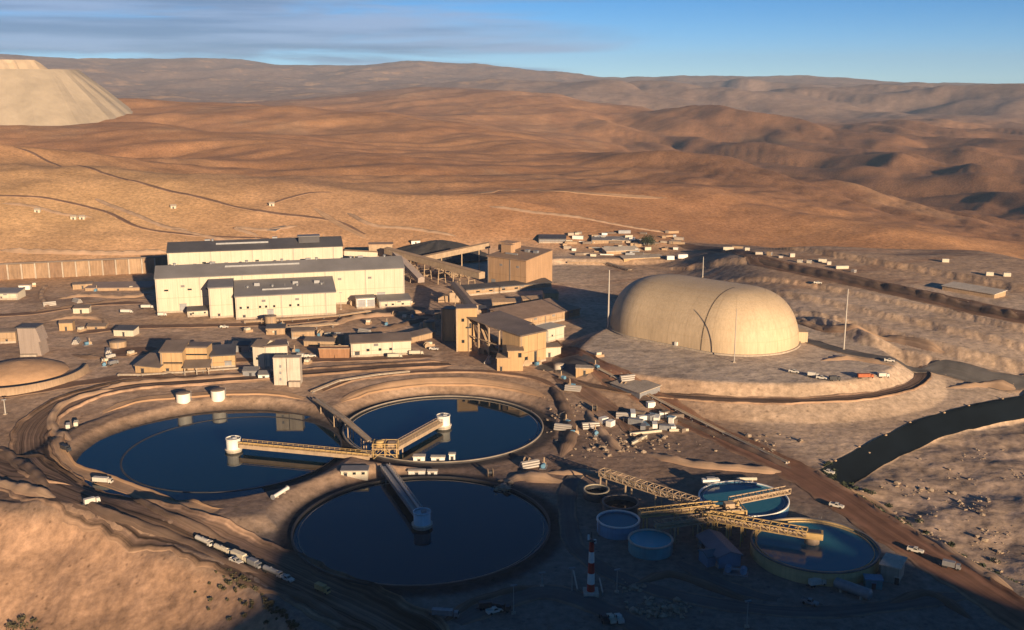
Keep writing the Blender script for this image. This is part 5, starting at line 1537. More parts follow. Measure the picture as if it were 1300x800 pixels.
truss_bridge('thickener_bridge', 'tan bridge over the smaller white-rimmed thickener', el(928, 639, 6.8), el(1000, 625, 5.6), 2.6, 1.7, STEELT, (.04,), pipes=1, cat='bridge')
truss_bridge('thickener_bridge', 'ochre bridge over the round ochre-walled thickener', el(900, 659, 6.6), el(1024, 681, 6.2), 3.0, 2.2, STEELY, (.05, .2, .35, .5), pipes=1, cat='bridge')
t = thing('bridge_platform', 'ochre pipe-laden platform where the yellow bridges cross', 'platform', (JP.x, JP.y, H(JP.x, JP.y)), 0.12)
f = MB()
for x in (-7, -2.3, 2.3, 7):
    for y in (-4, 4):
        f.beam((x, y, -.5), (x, y, 8.4), .35, .35)
for z in (3.2, 6.4, 8.3):
    for y in (-4, 4): f.beam((-7, y, z), (7, y, z), .25, .25)
    for x in (-7, -2.3, 2.3, 7): f.beam((x, -4, z), (x, 4, z), .25, .25)
f.build('platform_frame', STEELY, t)
MB().box((0, 0, 6.5), (15, 9, .2)).build('deck', STEELT, t)
for k in range(4):
    MB().tube((-7, -3 + 2 * k, 7.2), (7, -3 + 2 * k, 7.2), .4, n=8).build('pipe', [STEELY, STEELT, ORETW][k % 3], t)
MB().box((3, 1, 6.7), (3, 2.5, 2.4)).build('valve_house', STEELT, t)
t = thing('rake_drive', 'ochre rake drive at the end of the bridge over the ochre-walled thickener', 'machine', el(1031, 684, 4.6))
MB().lathe((0, 0, -2), [(2.2, 0), (2.2, 2.4), (.1, 2.5)], 24).build('feed_well', STEELT, t)
MB().box((0, 0, .5), (6.2, 3.4, 1.9), -0.28).build('gear_case', STEELY, t)
MB().box((0.2, -.1, 2.4), (4.6, 2.2, .2), -0.28).build('cover', DARKS, t)
t = thing('rake_drive', 'small whitish rake drive on the smaller white-rimmed thickener', 'machine', el(902, 612, 3.0))
MB().box((0, 0, 0), (6, 2, 1.2), .1).build('gear_case', WHITE, t); MB().box((0, 0, 1.2), (3, 1.6, .6), .1).build('cover', STEELG, t)
t = thing('pipe_section', 'straight pale pipe on the edge behind the smaller white-rimmed thickener', 'pipe', el(948, 608, 1.2), .02)
MB().tube((-3.6, 0, 0), (3.6, 0, 0), .6, n=12).build('pipe_run', CREAM2, t); MB().box((-2, 0, -1.3), (.5, 1, 1)).build('cradle', CONC, t); MB().box((2, 0, -1.3), (.5, 1, 1)).build('cradle', CONC, t)

# sheds and stores in the shade
a, b = P(880, 690), P(918, 722)
building('blue_shed', 'long blue-grey shed slanting away from the yellow bridges', 'building', P(886, 694), P(912, 722), 7.0, 3.6, 'gable', 1.3, BLUES, mat('blue_grey_roof', (.14, .17, .21), .5, var=.1, ribs=1.2), doors=((4, 2.4, 2.6),))
boxhouse('blue_shed', 'squat blue pump shed with teal roof in front of the long blue-grey shed', 'building', 912, 718, (7.5, 5), 3.0, 0.35, BLUES, mat('teal_roof', (.05, .14, .18), .5, var=.15, ribs=1.2), 'gable')
t = thing('pump_skid', 'dark blue pump skid with round flanges beside the squat blue shed', 'machine', P(934, 728), -.3)
MB().box((0, 0, -.2), (7, 3, .5)).build('skid', STEELG, t)
for x in (-2.2, 2.2):
    MB().tube((x, -1.0, 1.3), (x, 1.0, 1.3), 1.0, n=16).build('casing', BLUEP, t)
MB().tube((-2.2, 0, 1.3), (2.2, 0, 1.3), .45, n=10).build('shaft', STEELG, t)
p = P(1131, 741)
building('beige_cabin', 'beige cabin with sunlit end beside the ochre-walled thickener', 'building', P(1117, 737), P(1140, 743), 7.5, 5.0, 'flat', .8, CONC, CONCP, doors=((4.6, 1.2, 2.2),))
boxhouse('blue_container', 'small teal container between the beige cabin and the lying tank', 'container', 1109, 748, (4.6, 3.0), 2.6, -.15, TEAL, BLUEP)
t = thing('lying_tank', 'grey cylindrical tank lying on saddles near the teal container', 'tank', P(1082, 755), -.78)
MB().tube((-5, 0, 1.9), (5, 0, 1.9), 1.5, n=20).build('shell', STEELG, t)
MB().lathe((0, 0, 0), [(.01, 0), (.01, .01)], 3)
for x in (-5.0, 5.0):
    MB().tube((x, 0, 1.9), (x + (.5 if x > 0 else -.5), 0, 1.9), 1.5, .7, n=20).build('end_cap', STEELG, t)
for x in (-3, 3):
    MB().box((x, 0, -.3), (.7, 2.6, 1.3)).build('saddle', CONC, t)

# striped mast
pm = P(750, 754)
hm = ztop(pm, 682) - pm[2]
t = thing('striped_mast', 'red and white banded mast standing in the shaded yard', 'mast', pm)
bands = 5
for k in range(bands):
    z0, z1 = hm * k / bands * .94, hm * (k + 1) / bands * .94
    r0, r1 = 1.15 - .5 * k / bands, 1.15 - .5 * (k + 1) / bands
    MB().lathe((0, 0, 0), [(r0, z0 - (1 if k == 0 else 0)), (r1, z1)], 18).build('red_band' if k % 2 == 0 else 'white_band', REDP if k % 2 == 0 else WHITE, t)
MB().lathe((0, 0, hm * .94), [(.1, -.1), (1.2, 0), (1.2, .2), (.1, .25)], 18).build('platform', DARKS, t)
MB().box((-.9, 0, hm * .94), (.5, .5, 1.7)).build('lamp', WHITE, t); MB().box((.9, 0, hm * .90), (.7, .6, 1.0)).build('lamp', WHITE, t)
MB().box((0, 0, -1), (4.2, 4.2, 2.0)).build('plinth', CONCP, t)
MB().tube((0, 0, 0), (0, 0, hm + 1.6), .12, n=6).build('aerial', DARKS, t)
for (x0, y0, x1, y1, lab) in ((728, 728, 733, 752, 'pale barrier rail on the picture-edge side of the striped mast'), (761, 738, 765, 756, 'pale barrier rail on the tank side of the striped mast')):
    a, b = V3(P(x0, y0)), V3(P(x1, y1))
    t = thing('barrier_rail', lab, 'barrier', a)
    MB().beam((0, 0, .9), b - a + UP * .9, .35, .4).build('rail', CONCP, t)
    for g in (0, .33, .66, 1):
        e = (b - a) * g
        MB().box((e.x, e.y, e.z - .3), (.3, .3, 1.1)).build('post', STEELG, t)

# light poles and slim masts
def pole(px, py, top, label, arm=True, r=.18, m=POLE, group=None, head=True):
    p = P(px, py); h = ztop(p, top) - p[2]
    t = thing('light_pole', label, 'pole', p, group=group)
    MB().box((0, 0, -.5), (1.2, 1.2, .9)).build('footing', CONC, t)
    MB().tube((0, 0, 0), (0, 0, h), r, r * .55, n=10).build('shaft', m, t)
    if head:
        MB().box((0, 0, h), (1.8 if arm else .8, .5, .35), .3).build('lamp_head', STEELG, t)
    return t
pole(772, 417, 343, 'tall pale mast between the crusher house and the dome', r=.55, head=False)
pole(932, 460, 392, 'tall slim mast standing against the bright front of the dome', r=.24, head=False)
pole(1071, 444, 367, 'tall slim mast on the dome yard beyond the parked vehicles', r=.45, head=False)
pole(892, 352, 326, 'short mast showing above the dome crown', r=.4, head=False)
pole(652, 779, 744, 'light pole beside the dark parked machine', r=.16)
pole(783, 752, 724, 'light pole just behind the striped mast toward the tanks', r=.16)
pole(726, 752, 722, 'light pole before the striped mast on the thickener side', r=.16)
pole(688, 745, 728, 'short light pole near the rim of the nearest thickener', r=.14)
pole(948, 796, 764, 'light pole in the darkest corner of the yard', r=.16)
pole(433, 393, 372, 'thin pole at the corner of the cream annex', r=.2)
pole(461, 372, 358, 'thin pole over the twin-door shed', r=.2)
pole(7, 526, 508, 'pale post at the picture edge under the ring wall', r=.35)

# ---------------------------------------------------------------- vehicles
def make_pickup(paint):
    t = thing('pickup_truck', 'x', 'pickup')
    b = MB()
    b.hexa([(-2.6, -.92, .45), (2.6, -.92, .45), (2.6, .92, .45), (-2.6, .92, .45)], [(-2.6, -.92, 1.0), (2.6, -.88, 1.0), (2.6, .88, 1.0), (-2.6, .92, 1.0)])
    b.hexa([(1.0, -.88, 1.0), (2.55, -.84, 1.0), (2.55, .84, 1.0), (1.0, .88, 1.0)], [(1.0, -.85, 1.2), (2.45, -.78, 1.1), (2.45, .78, 1.1), (1.0, .85, 1.2)])
    for y in (-.86, .86): b.box((-1.65, y, 1.0), (1.9, .1, .4))
    b.box((-2.55, 0, 1.0), (.1, 1.8, .4))
    b.build('body', paint, t)
    c = MB(); c.hexa([(-.75, -.86, 1.0), (1.1, -.86, 1.0), (1.1, .86, 1.0), (-.75, .86, 1.0)], [(-.55, -.7, 1.78), (.55, -.7, 1.78), (.55, .7, 1.78), (-.55, .7, 1.78)]).build('cab', paint, t)
    MB().hexa([(.98, -.7, 1.16), (1.12, -.74, 1.06), (1.12, .74, 1.06), (.98, .7, 1.16)], [(.56, -.62, 1.73), (.62, -.62, 1.73), (.62, .62, 1.73), (.56, .62, 1.73)]).build('windscreen', GLASS, t)
    for y in (-1, 1):
        MB().hexa([(-.6, y * .80 - .05, 1.12), (.85, y * .80 - .05, 1.12), (.85, y * .80 + .05, 1.12), (-.6, y * .80 + .05, 1.12)], [(-.48, y * .72 - .05, 1.65), (.48, y * .72 - .05, 1.65), (.48, y * .72 + .05, 1.65), (-.48, y * .72 + .05, 1.65)]).build('side_window', GLASS, t)
        for x in (-1.6, 1.65):
            MB().tube((x, y * .95 - .14, .4), (x, y * .95 + .14, .4), .4, n=14).build('wheel', RUBBER, t)
    for y in (-.6, .6): MB().box((2.6, y, .72), (.08, .35, .2)).build('headlight', GLASS, t)
    return t
def make_truck(paint, load, long=5.0, tankm=None):
    t = thing('truck', 'x', 'truck')
    MB().box((-.2, 0, .6), (long + 3.0, 1.1, .35)).build('chassis', DARKS, t)
    MB().hexa([(long / 2 + .1, -1.15, .6), (long / 2 + 2.1, -1.15, .6), (long / 2 + 2.1, 1.15, .6), (long / 2 + .1, 1.15, .6)], [(long / 2 + .1, -1.1, 2.7), (long / 2 + 1.8, -1.1, 2.7), (long / 2 + 1.8, 1.1, 2.7), (long / 2 + .1, 1.1, 2.7)]).build('cab', paint, t)
    MB().hexa([(long / 2 + 2.0, -.98, 1.6), (long / 2 + 2.08, -.98, 1.6), (long / 2 + 2.08, .98, 1.6), (long / 2 + 2.0, .98, 1.6)], [(long / 2 + 1.86, -.94, 2.5), (long / 2 + 1.9, -.94, 2.5), (long / 2 + 1.9, .94, 2.5), (long / 2 + 1.86, .94, 2.5)]).build('windscreen', GLASS, t)
    if tankm is None:
        MB().box((-.35, 0, .98), (long, 2.4, 2.3)).build('box', load, t)
    else:
        MB().tube((-long / 2 - .4, 0, 1.95), (long / 2 - .3, 0, 1.95), 1.1, n=18).build('tank', load, t)
        MB().box((-.4, 0, 3.0), (.9, .9, .3)).build('hatch', STEELG, t)
    for y in (-1, 1):
        for x in (-long / 2 + .3, -long / 2 + 1.5, long / 2 + 1.1):
            MB().tube((x, y * 1.0 - .18, .5), (x, y * 1.0 + .18, .5), .5, n=14).build('wheel', RUBBER, t)
    return t
VP = {}
def vehicle(kind, colour, px, py, rz, label, group=None, z=0.0):
    key = (kind, colour)
    paint = {'white': mat('dusty_white_paint', (.56, .52, .46), .5, var=.1, scale=.6, streak=.1), 'red': RUST, 'dark': DARKS, 'grey': STEELG, 'cream': CREAM2, 'ochre': STEELY}[colour]
    p = P(px, py); p[2] += z + .28
    if key not in VP:
        if kind == 'pickup': o = make_pickup(paint)
        elif kind == 'truck': o = make_truck(paint, paint, 5.2)
        elif kind == 'tanker': o = make_truck(paint, paint, 8.5, 1)
        elif kind == 'long': o = make_truck(paint, paint, 8.5)
        VP[key] = o
        o.scale = (.9, .9, .9)
        if kind != 'pickup': o.scale = (.66, .66, .66)
        o.location = V3(p); o.rotation_euler = (0, 0, rz)
        o['label'] = label
        if group: o['group'] = group
        return o
    return copy_tree(VP[key], p, rz, label, group, VP[key].scale)
v = vehicle
rr = azr(110, 625, 200, 660)
v('truck', 'white', 115, 641, rr + 1.3, 'white box truck stopped on the haul road, nearest the sunlit slope')
v('long', 'white', 129, 614, rr + .45, 'long white box truck on the road bend below the first thickener')
v('truck', 'white', 87, 545, 1.9, 'white truck parked with its twin on the pad, outer one')
v('truck', 'cream', 97, 542, 1.9, 'cream truck parked beside the white one on the pad')
v('truck', 'dark', 83, 573, rr, 'dark truck on the road bend beside the first thickener')
hr = azr(250, 688, 330, 722)
GR = 'trucks in a line along the haul road'
v('tanker', 'white', 258, 691, hr, 'white tanker leading the line along the haul road', GR)
v('tanker', 'cream', 282, 702, hr, 'cream tanker, second in the line along the haul road', GR)
v('long', 'cream', 304, 711, hr, 'long cream truck, third in the line along the haul road', GR)
v('truck', 'grey', 322, 720, hr, 'grey truck behind the long cream one on the haul road', GR)
v('tanker', 'grey', 345, 730, hr, 'grey tanker in the shaded part of the haul road line', GR)
v('pickup', 'white', 365, 738, hr, 'white pickup closing the haul road line in the shade', GR)
v('truck', 'ochre', 408, 752, hr, 'ochre truck at the far end of the haul road line', GR)
v('pickup', 'white', 300, 716, hr, 'white pickup pulled over below the line of trucks')
for k, (px, c, lab) in enumerate(((767, 'dark', 'dark pickup of the parked trio at the bottom, farthest from the boulders'), (776, 'cream', 'cream pickup in the middle of the parked trio at the bottom'), (786, 'white', 'white pickup of the parked trio at the bottom, nearest the boulders'))):
    v('pickup', c, px, 789, 1.75, lab, 'parked trio of pickups')
v('truck', 'dark', 617, 774, .2, 'dark truck of the shaded cluster by the light pole, outer one')
v('truck', 'dark', 634, 776, -.3, 'dark truck of the shaded cluster by the light pole, inner one')
v('pickup', 'white', 628, 779, .5, 'white pickup in front of the dark trucks by the light pole')
v('long', 'grey', 563, 784, -.12, 'long grey truck in the shade below the nearest thickener')
v('pickup', 'white', 1008, 474, -.5, 'white pickup on the dome yard, first of the parked row')
v('truck', 'white', 1031, 479, -.4, 'white truck on the dome yard, second of the parked row')
v('pickup', 'white', 1043, 482, -.4, 'white pickup behind the white truck on the dome yard')
v('truck', 'dark', 1058, 484, .1, 'dark truck in the middle of the dome yard row')
v('long', 'red', 1097, 481, .08, 'long rust-red truck on the dome yard')
v('truck', 'white', 1120, 480, .1, 'white truck beside the rust-red one on the dome yard')
v('pickup', 'white', 1129, 460, -.3, 'white pickup on the access road behind the dome yard')
v('pickup', 'white', 395, 454, .2, 'white pickup in front of the open brown bins')
v('truck', 'white', 382, 455, .1, 'white truck between the portal building and the brown bins')
v('truck', 'white', 429, 428, .2, 'white truck at the edge of the tower shadow')
v('long', 'cream', 500, 455, .1, 'long cream truck parked before the long low store')
v('long', 'cream', 527, 451, .1, 'long cream truck by the end of the long low store')
v('pickup', 'white', 551, 445, -.2, 'white pickup between the long low store and the slimmer tower')
v('truck', 'white', 140, 456, 1.2, 'white truck on the open ground beside the ochre lean-to')
v('truck', 'grey', 143, 464, 1.0, 'grey truck just below the white one near the ochre lean-to')
v('pickup', 'white', 285, 417, .05, 'white pickup below the corner of the grey-roofed annex')
v('pickup', 'white', 278, 401, .05, 'white pickup against the wall of the narrow cream bay', None)
v('pickup', 'white', 290, 402, .05, 'white pickup next to the annex corner on the hall side', None)
v('long', 'white', 186, 392, .05, 'long white trailer parked before the longest cream hall')
v('long', 'white', 160, 398, -.05, 'long white trailer on the outer side of the hall yard')
v('long', 'cream', 214, 394, .02, 'long cream trailer nearest the small white shed')
v('truck', 'white', 205, 402, .2, 'white truck between the trailers and the small white shed')
v('pickup', 'white', 1051, 602, -.6, 'white pickup on the corridor road by the river bend')
v('pickup', 'white', 1062, 645, -.6, 'white pickup on the corridor road above the ochre-walled thickener')
v('pickup', 'white', 1162, 702, -.6, 'white pickup on the corridor road past the beige cabin')
v('truck', 'grey', 1205, 722, -.55, 'grey truck parked along the corridor road in the shade')
v('pickup', 'grey', 1028, 768, -.6, 'grey pickup in the dark yard below the lying tank')
v('truck', 'white', 1035, 745, .3, 'white flat truck between the ochre-walled thickener and the lying tank')
v('pickup', 'white', 1038, 361, -.2, 'lone white pickup on the bench behind the dome')
# ---------------------------------------------------------------- embankment shade sheet, dump, rubble, scrub, laydown yard
def shade_sheet():
    """near-black sheet painting the shade on the river face of the embankment"""
    c = spline([p[:2] for p in EMB[:6]], 4.0)
    d = np.gradient(c, axis=0); d /= np.linalg.norm(d, axis=1)[:, None]
    n = np.stack([d[:, 1], -d[:, 0]], 1)
    rows = []
    for a in (0.3, 1.2, 2.2, 3.2, 4.2, 5.2, 6.2, 7.2, 8.0, 8.8):
        xy = c + n * a * (1 + .04 * np.sin(np.arange(len(c)) * .5))[:, None]
        rows.append(np.stack([xy[:, 0], xy[:, 1], hgt(xy[:, 0], xy[:, 1]) + .3], 1))
    V = np.stack(rows, 1); k, m = V.shape[:2]
    i = np.arange(k * m).reshape(k, m)
    F = np.stack([i[:-1, :-1], i[:-1, 1:], i[1:, 1:], i[1:, :-1]], -1).reshape(-1, 4)
    o = MB().add(V.reshape(-1, 3).tolist(), F.tolist(), True).build('embankment_shade_sheet', EMBSH, None)  # added dark sheet, shade painted over the bank
    o['kind'] = 'structure'
    rs = np.random.RandomState(4)
    for i in range(3, k - 3, 5):                     # sandbags along the crest
        p_ = V[i, 0]
        MB().lathe((p_[0] + rs.randn() * .5, p_[1] + rs.randn() * .5, p_[2] - .1), [(.02, .5), (.5, .42), (.7, .1), (.6, -.1)], 7).build('sandbag', ORETW, o)
shade_sheet()

def dump():
    """the terraced pale spoil heap on the skyline"""
    r = 2450.0
    zt = Q(40, 88, r)[2]; zb = Q(100, 146, r)[2] - 25
    top = [Q(-260, 88, r + 500), Q(-260, 88, r - 40), Q(-60, 88, r - 30), Q(84, 89, r), Q(95, 92, r + 300), Q(60, 90, r + 700)]
    t = thing('spoil_heap', 'huge pale terraced spoil heap on the far skyline', 'spoil heap', (0, 0, 0))
    def skirt(poly, z1, z0, slope, seed, mm, nm):
        c = spline(poly + [poly[0]], 7.0)[:-1]
        d = np.roll(c, -1, 0) - np.roll(c, 1, 0); d /= np.linalg.norm(d, axis=1)[:, None] + 1e-9
        n = np.stack([d[:, 1], -d[:, 0]], 1)
        cen = c.mean(0)
        if ((c - cen) * n).sum() < 0: n = -n
        s = np.arange(len(c))
        rs = np.random.RandomState(seed)
        fl = np.convolve(rs.randn(len(c) + 8), np.ones(3) / 3, 'same')[4:-4]
        rows = []
        for q in np.linspace(0, 1, 12):
            off = q * (z1 - z0) * slope + fl * 5.0 * min(1, q * 3)
            rows.append(np.column_stack([c + n * off[:, None], np.full(len(c), z1 - q * (z1 - z0))]))
        V = np.stack(rows, 0); k, m = V.shape[:2]
        b = MB(); i = np.arange(k * m).reshape(k, m); j = np.roll(i, -1, 1)
        F = np.stack([i[:-1], i[1:], j[1:], j[:-1]], -1).reshape(-1, 4)
        b.add(V.reshape(-1, 3).tolist(), F.tolist(), False)
        b.add(V[0].tolist(), [tuple(range(m))])
        b.build(nm, mm, t)
    g = mat('grey_tan_spoil', (0.37, 0.30, 0.22), .95, var=.14, scale=.02, bump=3.0, bscale=.05)
    g2 = mat('pale_spoil', (0.50, 0.38, 0.26), .95, var=.12, scale=.02, bump=2.0, bscale=.05)
    skirt([p[:2] for p in top], zt, zb, 1.15, 5, g, 'lower_lift')
    top2 = [Q(-260, 80, r + 480), Q(-260, 80, r + 40), Q(20, 80, r + 40), Q(34, 80, r + 120), Q(20, 80, r + 500)]
    skirt([p[:2] for p in top2], Q(20, 76, r + 60)[2], zt - .5, 1.2, 9, g2, 'upper_lift')
dump()

def rock_mesh(seed, n=14):
    rs = np.random.RandomState(seed)
    import bmesh
    bm = bmesh.new()
    for i in range(n):
        v = rs.randn(3); v /= np.linalg.norm(v)
        v = v * (0.75 + .35 * rs.rand()) * np.array([1, .8, .65])
        bm.verts.new(v)
    bmesh.ops.convex_hull(bm, input=bm.verts)
    bmesh.ops.delete(bm, geom=[x for x in bm.verts if not x.link_faces], context='VERTS')
    bm.verts.index_update()
    r = ([tuple(v.co) for v in bm.verts], [tuple(v.index for v in f.verts) for f in bm.faces])
    bm.free()
    return r
ROCKS = [rock_mesh(k) for k in range(6)]
def rubble(name, label, pts, m, seed):
    """loose stones: (x, y, size)"""
    rs = np.random.RandomState(seed); b = MB()
    P_ = np.array(pts); zs = hgt(P_[:, 0], P_[:, 1])
    for (x, y, s), z in zip(pts, zs):
        vs, fs = ROCKS[rs.randint(6)]
        a = rs.rand() * 6.28; c, q = math.cos(a), math.sin(a)
        b.add([(x + s * (c * p[0] - q * p[1]), y + s * (q * p[0] + c * p[1]), z + s * (p[2] + .25)) for p in vs], fs)
    o = b.build(name, m); o['kind'] = 'stuff'; o['label'] = label; o['category'] = 'rubble'
    return o
rs = np.random.RandomState(21)
pts = []
c = spline([p[:2] for p in CORR[:5]], 1.5)
for k in range(650):
    p = c[rs.randint(len(c))]
    w_ = abs(rs.randn()) * 7
    if p[1] > c[0][1] - 14: continue
    pts.append((p[0] + w_ * .7 + 2, p[1] + w_ * .7 + 1 + rs.randn() * 2, .15 + rs.gamma(1.3, .26)))
rubble('rubble', 'loose stones heaped along the edge of the river bed', pts, ROCKM, 1)
pts = []
for k in range(420):
    px, py = 1075 + rs.rand() * 225, 560 + rs.rand() * 160
    if py < 520 + (1300 - px) * .30 or py > 600 + (px - 1075) * .6: continue
    if py < 553 + (1300 - px) * .26: continue
    q = P(px, py) if (k % 6 == 0 or not pts) else q
    pts.append((q[0] + rs.randn() * 3, q[1] + rs.randn() * 3, .12 + rs.gamma(1.1, .28)))
rubble('rubble', 'scattered stones over the dry river bed', pts, ROCKM, 2)
pts = []
for (px, py, sx, sy, n) in ((840, 770, 28, 9, 150), (800, 742, 14, 6, 40), (790, 560, 60, 14, 160), (720, 520, 30, 20, 70), (640, 616, 10, 5, 60), (960, 560, 60, 10, 50)):
    for k in range(n):
        q = G(px + rs.randn() * sx * .6, py + rs.randn() * sy * .6, 1.0)
        pts.append((q[0], q[1], .2 + rs.gamma(1.3, .3)))
rubble('rubble', 'loose boulders and broken rock lying about the lower yard', pts, ROCKM, 3)

def scrub(name, label, spots, m, seed, leaf=.35, per=70):
    """low bushes: many small leaf faces round short stems; spots: (x, y, radius)"""
    rs = np.random.RandomState(seed); b = MB()
    S_ = np.array(spots); zs = hgt(S_[:, 0], S_[:, 1])
    for (x, y, r), z in zip(spots, zs):
        n = int(per * (.5 + rs.rand()))
        d = rs.randn(n, 3); d /= np.linalg.norm(d, axis=1)[:, None]
        d *= (rs.rand(n) ** .45)[:, None] * r; d[:, 2] = np.abs(d[:, 2]) * .8
        for p in d:
            u = rs.randn(3); u /= np.linalg.norm(u); w = np.cross(u, rs.randn(3)); w /= np.linalg.norm(w)
            c_ = np.array([x, y, z]) + p; s = leaf * (.5 + rs.rand())
            b.add([c_ - u * s, c_ + w * s * .5, c_ + u * s, c_ - w * s * .5], [(0, 1, 2, 3)])
    o = b.build(name, m); o['kind'] = 'stuff'; o['label'] = label; o['category'] = 'scrub'
    return o
BUSH = mat('dry_scrub_leaves', (0.10, 0.085, 0.045), 0.8, var=.35, scale=1.5)
BUSHG = mat('dull_green_leaves', (0.045, 0.055, 0.03), 0.8, var=.35, scale=1.5)
sp = []
c = spline([p[:2] for p in SLOPE_EDGE[4:8]], 1.0)
for k in range(110):
    p = c[rs.randint(len(c) // 3, len(c))]
    w_ = abs(rs.randn()) ** 1.5 * 3
    sp.append((p[0] - w_ * .8, p[1] - w_ * .6, .25 + rs.rand() ** 2 * .9))
for k in range(26):
    q = G(rs.rand() * 45, 768 + rs.rand() * 40, -14)
    sp.append((q[0], q[1], .8 + rs.rand() * 1.2))
scrub('scrub', 'dry scrub along the crest of the sunlit slope', sp, BUSH, 4)
sp = []
c = spline([p[:2] for p in CORR[:5]], 1.5)
for k in range(170):
    p = c[rs.randint(len(c))]
    sp.append((p[0] + abs(rs.randn()) * 7 + 1, p[1] + rs.randn() * 3 + 3, .5 + rs.rand() * 1.2))
scrub('scrub', 'dark scrub between the corridor road and the river bed', sp, BUSHG, 5)

# one tree behind the laydown yard
def tree(px, py, h, r, label):
    p = P(px, py); t = thing('tree', label, 'tree', p)
    b = MB(); b.tube((0, 0, -.5), (.2, 0, h * .5), .38, .22, n=8)
    rs = np.random.RandomState(8); tips = []
    for k in range(7):
        a = k * .9; e = Vector((math.cos(a) * r * .6, math.sin(a) * r * .6, h * (.55 + .06 * k)))
        b.tube((.15, 0, h * (.25 + .03 * k)), e, .14, .05, n=5); tips.append(e)
    b.build('trunk', mat('bark', (.12, .08, .05), .9, var=.2), t)
    c = MB()
    for k in range(1500):
        e = tips[rs.randint(len(tips))]
        d = rs.randn(3) * np.array([.42, .42, .34]) * r * .8
        q = np.array(e) + d
        u = rs.randn(3); u /= np.linalg.norm(u); w = np.cross(u, rs.randn(3)); w /= np.linalg.norm(w)
        s = .3 + .25 * rs.rand()
        c.add([q - u * s, q + w * s * .6, q + u * s, q - w * s * .6], [(0, 1, 2, 3)])
    c.build('crown', BUSHG, t)
tree(822, 316, 9.5, 5.0, 'lone dark tree at the back of the laydown yard')

# laydown yard behind the crusher house: sheds, containers, pipes
def container_at(px, py, l, w, h, rz, m, lab, grp, roofm=None):
    p = P(px, py)
    t = thing('container', lab, 'container', (p[0], p[1], p[2] + .1), rz, grp)
    MB().box((0, 0, 0), (l, w, h)).build('body', m, t)
    MB().box((0, 0, h), (l + .1, w + .1, .12)).build('roof', roofm or m, t)
    for y in (-.55, .55):
        MB().box((l / 2 + .03, y, .15), (.06, .95, h - .3)).build('door', STEELG, t)
GL = 'containers and boxes in the laydown yard'
def _colw(m): return {'white_paint': 'white container', 'pale_siding': 'cream container', 'tan_siding': 'tan container', 'grey_steel': 'grey steel container', 'brown_roof_sheet': 'dark brown container', 'concrete': 'dusty concrete-coloured crate', 'blue_shed_sheet': 'blue-grey container'}[m.name]
ORD = ['first', 'second', 'third', 'fourth', 'fifth', 'sixth', 'seventh', 'eighth', 'ninth', 'tenth', 'eleventh', 'twelfth', 'thirteenth', 'fourteenth', 'fifteenth', 'sixteenth', 'seventeenth', 'eighteenth', 'nineteenth', 'twentieth', 'twenty-first', 'twenty-second']
items = []
for k in range(64):
    px = 690 + rs.rand() * 175
    py = 296 + rs.rand() * 32
    if px < 712 and py > 308: continue
    if py > 303 + (px - 690) * .55: continue
    mm = [WHITE, CREAM2, TANW, STEELG, ROOFB, CONC, TANW, ROOFB][rs.randint(8)]
    items.append((px, py, 2.5 + rs.rand() ** 2 * 9, 1.0 + rs.rand() * 1.6, rs.rand() * .9 - .5, mm))
cnt = {}
for (px, py, l, h, rz, mm) in sorted(items, key=lambda e: e[0]):
    k = cnt[mm.name] = cnt.get(mm.name, -1) + 1
    container_at(px, py, l, 2.3, h, rz, mm, ORD[k] + ' ' + _colw(mm) + ' of the laydown yard, counted from the crusher house', GL)
for (x0, x1, py, lab) in ((846, 856, 330, 'bright container at the lip of the laydown yard, inner one'), (860, 873, 328, 'bright container at the lip of the laydown yard, outer one')):
    container_at((x0 + x1) / 2, py, (x1 - x0) * .55, 3, 2.8, .1, WHITE, lab, 'bright containers at the yard lip')
building('open_store', 'long pale-roofed store in the middle of the laydown yard', 'building', P(770, 324), P(812, 320), 9, 2.6, 'mono', 1.5, TANW, CONCP)
building('open_store', 'long dull store on the lip of the laydown yard', 'building', P(792, 333), P(842, 328), 8, 2.4, 'mono', .8, OCHRE, CONC)
building('dark_store', 'dark-roofed store behind the crusher house', 'building', P(684, 309), P(718, 309), 14, 3.5, 'mono', 1.2, STEELG, ROOFD)
building('open_store', 'grey-roofed store beneath the lone tree', 'building', P(752, 310), P(800, 308), 10, 3.0, 'mono', 1.2, TANW, ROOFG)
for k in range(9):
    px, py = 745 + k * 8.5, 300 + rs.rand() * 26
    p = P(px, py); l = 8 + rs.rand() * 10
    t = thing('stacked_pipe', ORD[k] + ' long pipe lying in the laydown yard, counted from the crusher house', 'pipe', (p[0], p[1], p[2] + .5), rs.rand() * .6 - .5, 'pipes lying in the laydown yard')
    MB().tube((-l / 2, 0, 0), (l / 2, 0, 0), .5, n=10, caps=False).build('pipe_run', [WHITE, STEELG, TANW][k % 3], t)
    MB().lathe((0, 0, 0), [(.01, 0), (.01, 0)], 3)
    for x in (-l / 3, l / 3): MB().box((x, 0, -.7), (.4, 1.2, .4)).build('dunnage', TANW, t)
